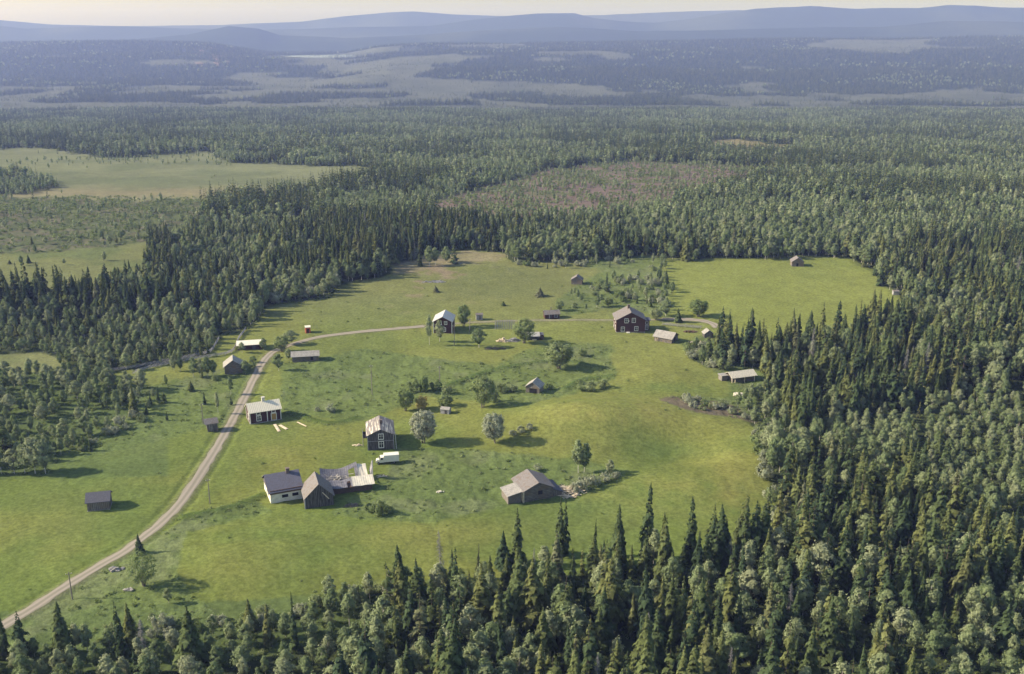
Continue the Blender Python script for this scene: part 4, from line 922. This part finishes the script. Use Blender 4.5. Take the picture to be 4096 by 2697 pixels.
T_('bushpale',738,957,945,'pale small bush right of the red cottage, left one',None,16); T_('bushpale',770,957,938,'pale bush in the meadow right of the red cottage',None,30)
T_('round',1524,744,717,'low bushy tree touching the right side of the large red house',None,34); T_('birch',1547,735,695,'birch behind the right side of the large red house',None,30,2); T_('round',1623,736,694,'round tree on the lower edge of the yellow-green field',None,54)
T_('spruce',1576,749,716,'small spruce beside the track right of the large red house',None,16,4); T_('spruce',1534,656,628,'dark spruce on the left border of the yellow-green field',None,14,1)
T_('bush',1352,827,809,'lone bush on the meadow left of the flowery rise',None,26)
for x_,y_,t_,w_ in [(1352,908,890,30),(1375,909,888,34),(1402,903,880,34),(1345,893,882,24)]: T_('bush',x_,y_,t_,'shrub in the short hedge right of the open-fronted barn','hedge right of the open-fronted barn',w_)
T_('round',1414,712,690,'bushy small tree above the roof of the large red house',None,24); T_('round',1300,722,698,'bush right of the small red hut with stovepipe',None,26)
for x_,k_,y_,t_,w_ in [(977,'spruce',619,584,14),(998,'birch',619,568,26),(1012,'birch',617,572,22),(1038,'birch',610,570,24),(1057,'spruce',613,566,22)]: T_(k_,x_,y_,t_,('spruce' if k_=='spruce' else 'birch')+' in the tree island on the upper meadow','tree island on the upper meadow',w_)
T_('spruce',67,612,592,'small lone spruce on the far left meadow, right one',None,10,4); T_('spruce',22,614,603,'small lone spruce on the far left meadow at the edge',None,8,4)
T_('snag',1025,1345,1230,'tall bare-topped dying spruce in front of the lower meadow',None,34); T_('snag',1500,1526,1420,'bleached dead spruce near the bottom centre-right',None,30); T_('snag',1833,1448,1354,'grey dead spruce with drooping branches in the lower right forest',None,34)
T_('snag',1698,1325,1250,'greyish dead spruce among living ones right of centre',None,30); T_('snag',332,1516,1436,'dead grey spruce in the bottom left forest',None,40); T_('snag',1693,1580,1500,'bare dead spruce at the bottom edge right of centre',None,28); T_('snag',1238,1350,1270,'grey half-dead spruce left of the twin-topped spruce',None,24)
G_ = 'tall spruces along the front edge of the lower meadow'
for x_,y_,t_,w_,v_ in [(930,1405,1264,52,1),(1203,1312,1181,40,3),(1302,1290,1158,34,3),(1314,1288,1154,34,6),(1382,1290,1203,16,6),(1435,1312,1172,44,1),(1500,1312,1121,52,5),(1606,1304,1155,44,5),(1651,1308,1172,46,3),(1545,1300,1190,30,1),(1170,1322,1235,36,4),(1110,1345,1262,20,2)]:
    T_('spruce',x_,y_,t_,'tall dark spruce of the front row rising against the lower meadow',G_,w_,v_)
G_ = 'tall spruces along the bottom left edge'
for x_,y_,t_,w_,v_ in [(148,1528,1398,54,1),(285,1528,1398,36,3),(306,1500,1400,34,1),(446,1545,1410,66,4),(52,1530,1422,46,3),(12,1530,1418,30,1),(581,1460,1391,32,4),(625,1500,1404,34,5),(686,1512,1378,34,2)]:
    T_('spruce',x_,y_,t_,'tall dark spruce rising from pale birches at the bottom left',G_,w_,v_)

def bushes(poly, n, kinds, label, group, wr=(16, 34)):
    xs = [p[0] for p in poly]; ys = [p[1] for p in poly]; c = 0; rd = random.Random(len(label)+n)
    while c < n:
        ox, oy = rd.uniform(min(xs), max(xs)), rd.uniform(min(ys), max(ys))
        if not inpoly(np.array([ox]), np.array([oy]), poly)[0]: continue
        w_ = rd.uniform(*wr); tree(rd.choice(kinds), ox, oy, oy-w_*rd.uniform(.45, .8), label, group, w_); c += 1
bushes([(1330,728),(1320,700),(1400,655),(1470,645),(1535,612),(1556,640),(1552,728),(1500,706),(1420,700)], 34, ('bush','bush','bushpale'), 'pale green bush in the scrub behind the large red house', 'scrub bushes behind the large red house', (14,30))
bushes([(1180,612),(1300,614),(1420,604),(1520,606),(1400,618),(1250,624)], 18, ('bush','bushpale'), 'bush fringing the upper meadow below the forest', 'bushes fringing the upper meadow', (14,26))
bushes([(1590,805),(1640,812),(1680,850),(1690,866),(1640,850),(1600,830)], 14, ('bush','bushpale'), 'bush at the forest edge below the low outbuilding', 'bushes below the low outbuilding', (22,44))
bushes([(1560,925),(1700,942),(1760,965),(1750,980),(1690,962),(1580,948)], 16, ('bushpale','bush'), 'low shrub around the brown patch near the right forest edge', 'shrubs around the brown patch', (16,34))
bushes([(620,706),(700,700),(775,692),(790,664),(780,650),(700,680),(620,690)], 16, ('bush','bushpale'), 'rounded pale bush at the left edge of the upper meadow', 'rounded bushes at the edge of the upper meadow', (26,50))
bushes([(170,1045),(240,1000),(330,960),(330,985),(240,1025),(180,1060)], 14, ('bush','bushpale'), 'bush along the upper edge of the left meadow', 'bushes along the left meadow', (18,36))
bushes([(1775,1000),(1800,1150),(1805,1230),(1790,1230),(1780,1130),(1755,1000)], 12, ('bush','bushpale'), 'bush along the right edge of the flowery meadow', 'bushes along the right edge of the flowery meadow', (30,54))
bushes([(180,1480),(420,1450),(560,1440),(720,1408),(860,1370),(1080,1345),(1080,1356),(900,1388),(720,1430),(560,1462),(300,1490)], 40, ('bush','bushpale'), 'pale shrub along the lower edge of the meadow', 'shrubs along the lower meadow edge', (26,50))
bushes([(560,838),(600,830),(590,870),(540,905),(430,905),(420,890),(520,880)], 9, ('bush',), 'small bush in the rough grass left of the gravel road', 'small bushes left of the gravel road', (12,22))

# ------------------------------------------------------------ forests
def grid_pts(r0, r1, cell, az=38):
    n = int(2*r1*math.sin(R(az))/cell)+2; m = int(r1/cell)+2
    gx, gy = np.meshgrid((np.arange(n)-n/2)*cell, np.arange(m)*cell)
    x = (gx+(gy/cell % 2)*cell/2+rng.uniform(-.42, .42, gx.shape)*cell).ravel(); y = (gy+rng.uniform(-.42, .42, gx.shape)*cell).ravel()
    rr = np.hypot(x, y); k = (rr > r0) & (rr < r1) & (np.abs(np.degrees(np.arctan2(x, y))) < az); return x[k], y[k]
def birch_share(u, v, x, y):
    n = fbm(x, y, 30, 3, 201); n2 = fbm(x, y, 11, 2, 207)
    s = np.full(u.shape, .36)
    s = np.where(inpoly(u, v, [(440,450),(900,400),(1260,395),(1500,440),(1500,540),(1180,600),(900,600),(780,640),(620,690),(450,640)]), .12, s)
    s = np.where(inpoly(u, v, [(1160,560),(1400,535),(1700,505),(1950,500),(2100,560),(2160,720),(2060,720),(1960,610),(1530,615),(1160,625)]), .85, s)
    s = np.where(inpoly(u, v, [(590,745),(600,690),(640,650),(800,640),(900,610),(915,640),(800,690),(780,700)]), .9, s)
    s = np.where(inpoly(u, v, [(-300,870),(400,860),(380,1100),(-300,1110)]), .85, s)
    s = np.where(inpoly(u, v, [(-300,1440),(900,1380),(900,1500),(700,1620),(-300,1640)]), .68, s)
    s = np.where((v > 1360) & (u > 900), .46, s); s = np.where(inpoly(u, v, [(850,1380),(1200,1330),(1750,1230),(1800,1300),(1300,1420),(900,1480)]), .58, s); s = np.where((v > 640) & (u > 1640) & (v < 1250), .48, s)
    s = np.where(v < 400, .45, s); s = np.where((v < 360) & (u > 800), .50, s); s = np.where((v > 300) & (u > 1260) & (v < 520), .30, s)
    s = np.where(inpoly(u, v, [(1640,740),(2150,720),(2300,900),(1850,1010),(1790,890),(1740,850),(1640,800)]), .16, s)
    s = np.where(inpoly(u, v, [(1560,770),(1640,790),(1760,870),(1790,990),(1830,1130),(1850,1250),(1760,1300),(1690,1000)]), .72, s)
    return np.clip(s+(n-.5)*1.5+(n2-.5)*.6, .03, .97)
def stand(x, y): return fbm(x, y, 75, 2, 911)
xa, ya = grid_pts(118, 1150, 3.9)
op, u, v, z, d = is_open(xa, ya)
shr = inpoly(u, v, SHRUB); cut = inpoly(u, v, CUT); clr = inpoly(u, v, CLEAR)
dens = np.where(op, 0.0, .93)
dens = np.where(op & shr, .10+.5*np.clip((fbm(xa, ya, 22, 2, 301)-.5)*3, 0, .5), dens)
dens = np.where(op & cut, .16+.5*np.clip((fbm(xa, ya, 40, 2, 303)-.42)*3, 0, .6), dens)
dens = np.where(op & inpoly(u, v, BOG) & (v < 385), .10, dens)
dens = np.where(op & inpoly(u, v, BOG) & (v >= 385), .004, dens)
SP1 = [(1300,730),(1310,690),(1400,650),(1470,640),(1535,600),(1560,700),(1550,735),(1500,712),(1420,705),(1380,720)]
dens = np.where(inpoly(u, v, SP1) & op, .20, dens)
dens = np.where(inpoly(u, v, [(1525,600),(1548,600),(1560,735),(1545,735)]) & op, .95, dens)
dens = np.where(inpoly(u, v, [(1190,606),(1300,612),(1420,600),(1530,605),(1400,628),(1250,622)]) & op, .25, dens)
dens = np.where(inpoly(u, v, [(130,1050),(240,985),(330,950),(420,940),(300,1000),(200,1060)]) & op, .30, dens)
dens = np.where(inpoly(u, v, [(330,900),(420,880),(450,900),(360,935)]) & op, .16, dens)
dens = np.where(inpoly(u, v, MIDM), .006, dens)
dens = np.where(~op & (v > 655) & (v < 700) & (u < 250), .5, dens)
dens = np.where(~op & inpoly(u, v, [(-300,880),(420,868),(380,1100),(-300,1110)]), .78, dens)
dens = np.where(~op & (u < 760) & (v > 1400), np.where(v < 1500, .72, .93), dens)
dens *= np.where(~op, np.clip(1.25-.7*(fbm(xa, ya, 16, 2, 311) > .68), .5, 1), 1)
dr = dist_line(xa, ya, RD, 4); dens = np.where(dr < 5, 0, dens); dr2 = dist_line(xa, ya, RD2, 4); dens = np.where(dr2 < 3.5, 0, dens)
keep = rng.random(len(xa)) < dens
if LONE:
    la = np.array(LONE); 
    for lx, ly in la: keep &= np.hypot(xa-lx, ya-ly) > 2.3
for o_ in list(C.objects):                      # keep trees out of the buildings and their sight line
    if o_.parent is None and o_.get('category') in ('house','barn','shed','hut','outhouse','ruin','lorry','hay rack'):
        bx, by = o_.location.x, o_.location.y; R0 = 5.5 if o_.get('category') in ('shed','hut','outhouse') else 8
        ux, uy = -bx/math.hypot(bx, by), -by/math.hypot(bx, by); t = (xa-bx)*ux+(ya-by)*uy; side = np.abs((xa-bx)*uy-(ya-by)*ux)
        keep &= ~((np.hypot(xa-bx, ya-by) < R0) | ((t > 0) & (t < 20) & (side < 4.5) & (v > 500)))
xa, ya, za, ua, va, opa, shra, cuta, da = [q[keep] for q in (xa, ya, z, u, v, op, shr, cut, d)]
bs = birch_share(ua, va, xa, ya); st = stand(xa, ya); bs = np.clip(bs+np.clip((st-.56)*6, 0, .5)*np.where(inpoly(ua, va, [(1640,740),(2150,720),(2300,900),(1850,1010),(1745,890)]), 0, 1)-np.clip((.42-st)*4, 0, .3), .04, .97); isb = rng.random(len(xa)) < np.where(opa, .8, bs)
hN = fbm(xa, ya, 45, 2, 401)
hS = (7.5+9*rng.random(len(xa))**1.1+5*(hN-.5)); hB = 7.0+4.5*rng.random(len(xa))+4*(hN-.5)
hS = np.where(va > 1150, hS*1.06, hS)
yng = 1-.38*np.clip((st-.56)*8, 0, 1); hS = hS*yng; hB = hB*yng
T1z = inpoly(ua, va, [(-300,875),(420,865),(380,1110),(-300,1115)]); hB = np.where(T1z, hB*1.0+.5, hB)
HBz = inpoly(ua, va, [(1640,740),(2150,720),(2300,900),(1850,1010),(1745,890),(1640,860)]); hS = np.where(HBz, hS/yng*1.05, hS)
small = opa; hS = np.where(small, 2.5+5*rng.random(len(xa)), hS); hB = np.where(small, 2+4*rng.random(len(xa)), hB)
edge = is_open(xa-0, ya-9)[0] | is_open(xa, ya-5)[0]
hB = np.where(edge & ~opa, hB*.85, hB)
hh = np.where(isb, hB, hS)
is_dry = np.where(rng.random(len(xa)) < .014, True, False) & ~isb & ~opa  # small random share of dry grey spruces
# individuals: the largest in view
px, py, dd = proj(xa, ya, za+hh); pxb, pyb, _ = proj(xa, ya, za+hh*.3)
inview = (px > -20) & (px < 4116) & (py > 0) & (py < 2690) & (dd > 0)
size = np.where(inview, hh/dd, 0)
nS = sum(1 for o_ in C.objects if o_.get('category') == 'spruce tree'); nB = sum(1 for o_ in C.objects if o_.get('category') == 'birch tree')
idxS = np.argsort(-np.where(~isb, size, 0))[:300-nS]; idxB = np.argsort(-np.where(isb, size, 0))[:300-nB]
indiv = np.zeros(len(xa), bool); indiv[idxS] = True; indiv[idxB] = True
def region(u_, v_):
    if u_ < 800: return 'bottom left'
    if u_ < 1500: return 'bottom centre'
    return 'bottom right' if v_ > 1300 else 'right-hand'
for i in np.where(indiv)[0]:
    rg = region(ua[i], va[i]+(0)); h_ = hh[i]; p = Vector((xa[i], ya[i], za[i]-.1)); rz = random.uniform(0, 6.28)
    if isb[i]:
        sc = 'tall' if h_ > 10 else 'smaller'
        plant('birch', 'birch tree', f'{sc} soft green birch in the {rg} forest'+(' below the lower meadow' if rg != 'right-hand' else ' beside the meadow'), f'{sc} birches of the {rg} forest', BIR[i % len(BIR)], p, h_/11*random.uniform(.85, 1.25), h_/11.4, rz)
    else:
        sc = 'tall' if h_ > 14 else 'medium-sized'
        if is_dry[i]: plant('dead_spruce', 'dead tree', f'grey dry spruce among green ones in the {rg} forest', f'dry spruces of the {rg} forest', SNAG[i % 2], p, h_/15, h_/15, rz, ('bare_branches', 'trunk'))
        else: plant('spruce', 'spruce tree', f'{sc} dark green spire-shaped spruce in the {rg} forest'+(' below the lower meadow' if rg != 'right-hand' else ' beside the meadow'), f'{sc} spruces of the {rg} forest', SPR[i % len(SPR)], p, h_/15*random.uniform(.75, 1.4), h_/15, rz)

def scatter(name, label, cat, pts, sxy, sz, nvar, sources):
    """one object: points that carry tree shapes through geometry nodes"""
    me = bpy.data.meshes.new(name); n = len(pts); me.vertices.add(n); me.vertices.foreach_set('co', np.asarray(pts, np.float32).ravel())
    def attr(nm, ty, val): a = me.attributes.new(nm, ty, 'POINT'); a.data.foreach_set('value', val)
    attr('sxy', 'FLOAT', np.asarray(sxy, np.float32)); attr('sz', 'FLOAT', np.asarray(sz, np.float32)); attr('tx', 'FLOAT', rng.normal(0, .028, n).astype(np.float32)); attr('ty', 'FLOAT', rng.normal(0, .028, n).astype(np.float32)); attr('rz', 'FLOAT', rng.uniform(0, 6.28, n).astype(np.float32)); attr('vi', 'INT', rng.integers(0, nvar, n).astype(np.int32))
    o = bpy.data.objects.new(name, me); C.collection.objects.link(o); tag(o, label, cat, kind='stuff')
    ng = bpy.data.node_groups.new(name, 'GeometryNodeTree'); ng.interface.new_socket('Geometry', in_out='INPUT', socket_type='NodeSocketGeometry'); ng.interface.new_socket('Geometry', in_out='OUTPUT', socket_type='NodeSocketGeometry')
    N = ng.nodes.new; L = ng.links.new
    gi = N('NodeGroupInput'); go = N('NodeGroupOutput'); ip = N('GeometryNodeInstanceOnPoints'); jn = N('GeometryNodeJoinGeometry')
    for srcs in sources:
        sub = N('GeometryNodeJoinGeometry')
        for so_ in srcs:
            oi = N('GeometryNodeObjectInfo'); oi.inputs['Object'].default_value = so_; oi.inputs['As Instance'].default_value = False; L(oi.outputs['Geometry'], sub.inputs[0])
        g2i = N('GeometryNodeGeometryToInstance'); L(sub.outputs[0], g2i.inputs[0]); L(g2i.outputs[0], jn.inputs[0])
    def na(nm, dt): a = N('GeometryNodeInputNamedAttribute'); a.data_type = dt; a.inputs[0].default_value = nm; return a.outputs[0]
    cs_ = N('ShaderNodeCombineXYZ'); s1 = na('sxy', 'FLOAT'); L(s1, cs_.inputs[0]); L(s1, cs_.inputs[1]); L(na('sz', 'FLOAT'), cs_.inputs[2])
    cr_ = N('ShaderNodeCombineXYZ'); L(na('rz', 'FLOAT'), cr_.inputs[2]); L(na('tx', 'FLOAT'), cr_.inputs[0]); L(na('ty', 'FLOAT'), cr_.inputs[1])
    L(gi.outputs[0], ip.inputs['Points']); L(jn.outputs[0], ip.inputs['Instance']); ip.inputs['Pick Instance'].default_value = True
    L(na('vi', 'INT'), ip.inputs['Instance Index']); L(cs_.outputs[0], ip.inputs['Scale']); L(cr_.outputs[0], ip.inputs['Rotation']); L(ip.outputs[0], go.inputs[0])
    md = o.modifiers.new('scatter', 'NODES'); md.node_group = ng
    return o
def src(me): return bpy.data.objects.new('tree_shape', me)
sp_src = [[src(a), src(b_)] for a, b_ in SPR]; bi_src = [[src(a), src(b_)] for a, b_ in BIR]
lo_sp = [[src(a)] for a in SPRLO]; lo_bi = [[src(a)] for a in BIRLO]
near = np.hypot(xa, ya) < 620
def P3(m, dz=-.1): return np.stack([xa[m], ya[m], za[m]+dz], 1)
m = ~indiv & ~isb & near & ~is_dry; scatter('spruce_forest', 'dense mass of dark spruces around and behind the meadows', 'spruce forest', P3(m), hh[m]/15*rng.uniform(.72, 1.4, m.sum()), hh[m]/15, len(SPR), sp_src)
m = ~indiv & isb & near; scatter('birch_forest', 'mass of soft green birches mixed through the surrounding forest', 'birch forest', P3(m), hh[m]/11*rng.uniform(.85, 1.25, m.sum()), hh[m]/11.4, len(BIR), bi_src)
m = ~indiv & is_dry & near; scatter('dry_spruces', 'scattered grey dry spruces inside the dense forest', 'dead trees', P3(m), hh[m]/16, hh[m]/15, 2, [[src(a), src(b_)] for a, b_ in SNAG])
far1 = ~near
# middle distance 1150-2600 m and far woods
def woods(r0, r1, cell, seed, hmul=1.0):
    x, y = grid_pts(r0, r1, cell, 36); op, u, v, z, d = is_open(x, y)
    k = np.where(op, .02, .95)
    n = fbm(x, y, 170, 3, seed)
    k = np.where(op & (y > 2500), .05+.55*np.clip((fbm(x, y, 90, 2, seed+9)-.5)*4, 0, .6), k)
    k = np.where(op & inpoly(u, v, CUT), .35, k); k = np.where(op & inpoly(u, v, SHRUB), .2, k)
    kk = rng.random(len(x)) < k; x, y, z, u, v, op = [q[kk] for q in (x, y, z, u, v, op)]
    b_ = rng.random(len(x)) < np.where(y < 2500, birch_share(u, v, x/3, y/3), np.clip((n[kk]-.58)*1.4, .0, .3))
    h = np.where(b_, 7+4*rng.random(len(x)), 9+7*rng.random(len(x)))*hmul*np.where(op, .5, 1); return x, y, z, b_, h
x2, y2, z2, b2, h2 = woods(1150, 2700, 6.6, 500)
x3, y3, z3, b3, h3 = woods(2700, 4200, 12.5, 520, 1.05)
x4, y4, z4, b4, h4 = woods(4200, 6300, 19, 540, 1.15)
def cat_(m_, lo): return None
XS = np.concatenate([xa[far1], x2, x3, x4]); YS = np.concatenate([ya[far1], y2, y3, y4]); ZS = np.concatenate([za[far1], z2, z3, z4]); BS = np.concatenate([isb[far1], b2, b3, b4]); HS = np.concatenate([hh[far1], h2, h3, h4])
wide = np.concatenate([np.full(far1.sum(), 1.0), np.full(len(x2), 1.15), np.full(len(x3), 1.6), np.full(len(x4), 2.2)])
pp = np.stack([XS, YS, ZS-.2], 1)
print('trees near', int(near.sum()), 'indiv', int(indiv.sum()), 'far', len(XS))
m = ~BS; scatter('far_spruce_woods', 'far-off spruce woods fading into blue haze across the valley', 'woods', pp[m], HS[m]/15*wide[m]*rng.uniform(.85, 1.2, m.sum()), HS[m]/15, 4, lo_sp)
m = BS; scatter('far_birch_woods', 'far-off lighter birch woods fading into blue haze across the valley', 'woods', pp[m], HS[m]/11*wide[m]*rng.uniform(.85, 1.2, m.sum()), HS[m]/11, 3, lo_bi)

# herbs and young growth in the rough ground
x, y = grid_pts(130, 470, .95, 34); z = terrain(x, y); u, v, _, _ = cover(x, y)
rk = np.zeros(len(x))
for p in ROUGH: rk = np.maximum(rk, inpoly(u, v, p)*.07)
rk = np.maximum(rk, inpoly(u, v, CLEAR)*.002)
ln = np.full(len(x), 99.0)
for l in LUSHW: ln = np.minimum(ln, dist_line(x, y, l, 1))
rk = np.where(ln < 1.6, .9, rk); rk = rk*np.clip(fbm(x, y, 7, 2, 611)*2.6-.5, 0.05, 1.4)
fo = ~is_open(x, y)[0]; rk = np.where(fo & (y > 100), .22, rk)
dr = np.minimum(dist_line(x, y, RD, 4), dist_line(x, y, RD2, 4)); rk = np.where(dr < 3.2, 0, rk)
k = rng.random(len(x)) < rk; s_ = rng.uniform(.6, 1.5, k.sum())
scatter('undergrowth', 'tall herbs and tussocks in the rough parts of the meadow', 'undergrowth', np.stack([x[k], y[k], z[k]-.05], 1), s_*.75, s_*.6, 2, [[src(TUFT[0])], [src(TUFT[1])]])
x, y = grid_pts(420, 1100, 3.2, 34); op, u, v, z, d = is_open(x, y); k = inpoly(u, v, SHRUB) | (inpoly(u, v, CUT)); k &= rng.random(len(x)) < .6*np.clip(fbm(x, y, 18, 2, 621)*3-.9, .1, 1.2)
s_ = rng.uniform(.8, 1.8, k.sum()); scatter('bog_scrub', 'low dark scrub dotted over the bog and the felled clearing', 'scrub', np.stack([x[k], y[k], z[k]-.1], 1), s_*1.3, s_, 2, [[src(TUFT[0])], [src(TUFT[1])]])

# ------------------------------------------------------------ haze: the air itself, one closed box of even density
hx = 11900; z0, z1 = ZMIN-1, ZMAX+6
hb = MB().box((0, 0, (z0+z1)/2), (2*hx, 2*hx, z1-z0)); hm = bpy.data.materials.new('haze_air'); hm.use_nodes = True; t = hm.node_tree; t.nodes.clear()
pv = t.nodes.new('ShaderNodeVolumePrincipled'); pv.inputs['Color'].default_value = (.26,.33,.76,1); pv.inputs['Absorption Color'].default_value = (1,1,.85,1); pv.inputs['Density'].default_value = HAZE_DENSITY; pv.inputs['Anisotropy'].default_value = .1
ou = t.nodes.new('ShaderNodeOutputMaterial'); t.links.new(pv.outputs[0], ou.inputs['Volume'])
ho = hb.build('haze', hm); tag(ho, kind='stuff', label='thin blue summer haze filling the air of the whole valley', cat='haze')
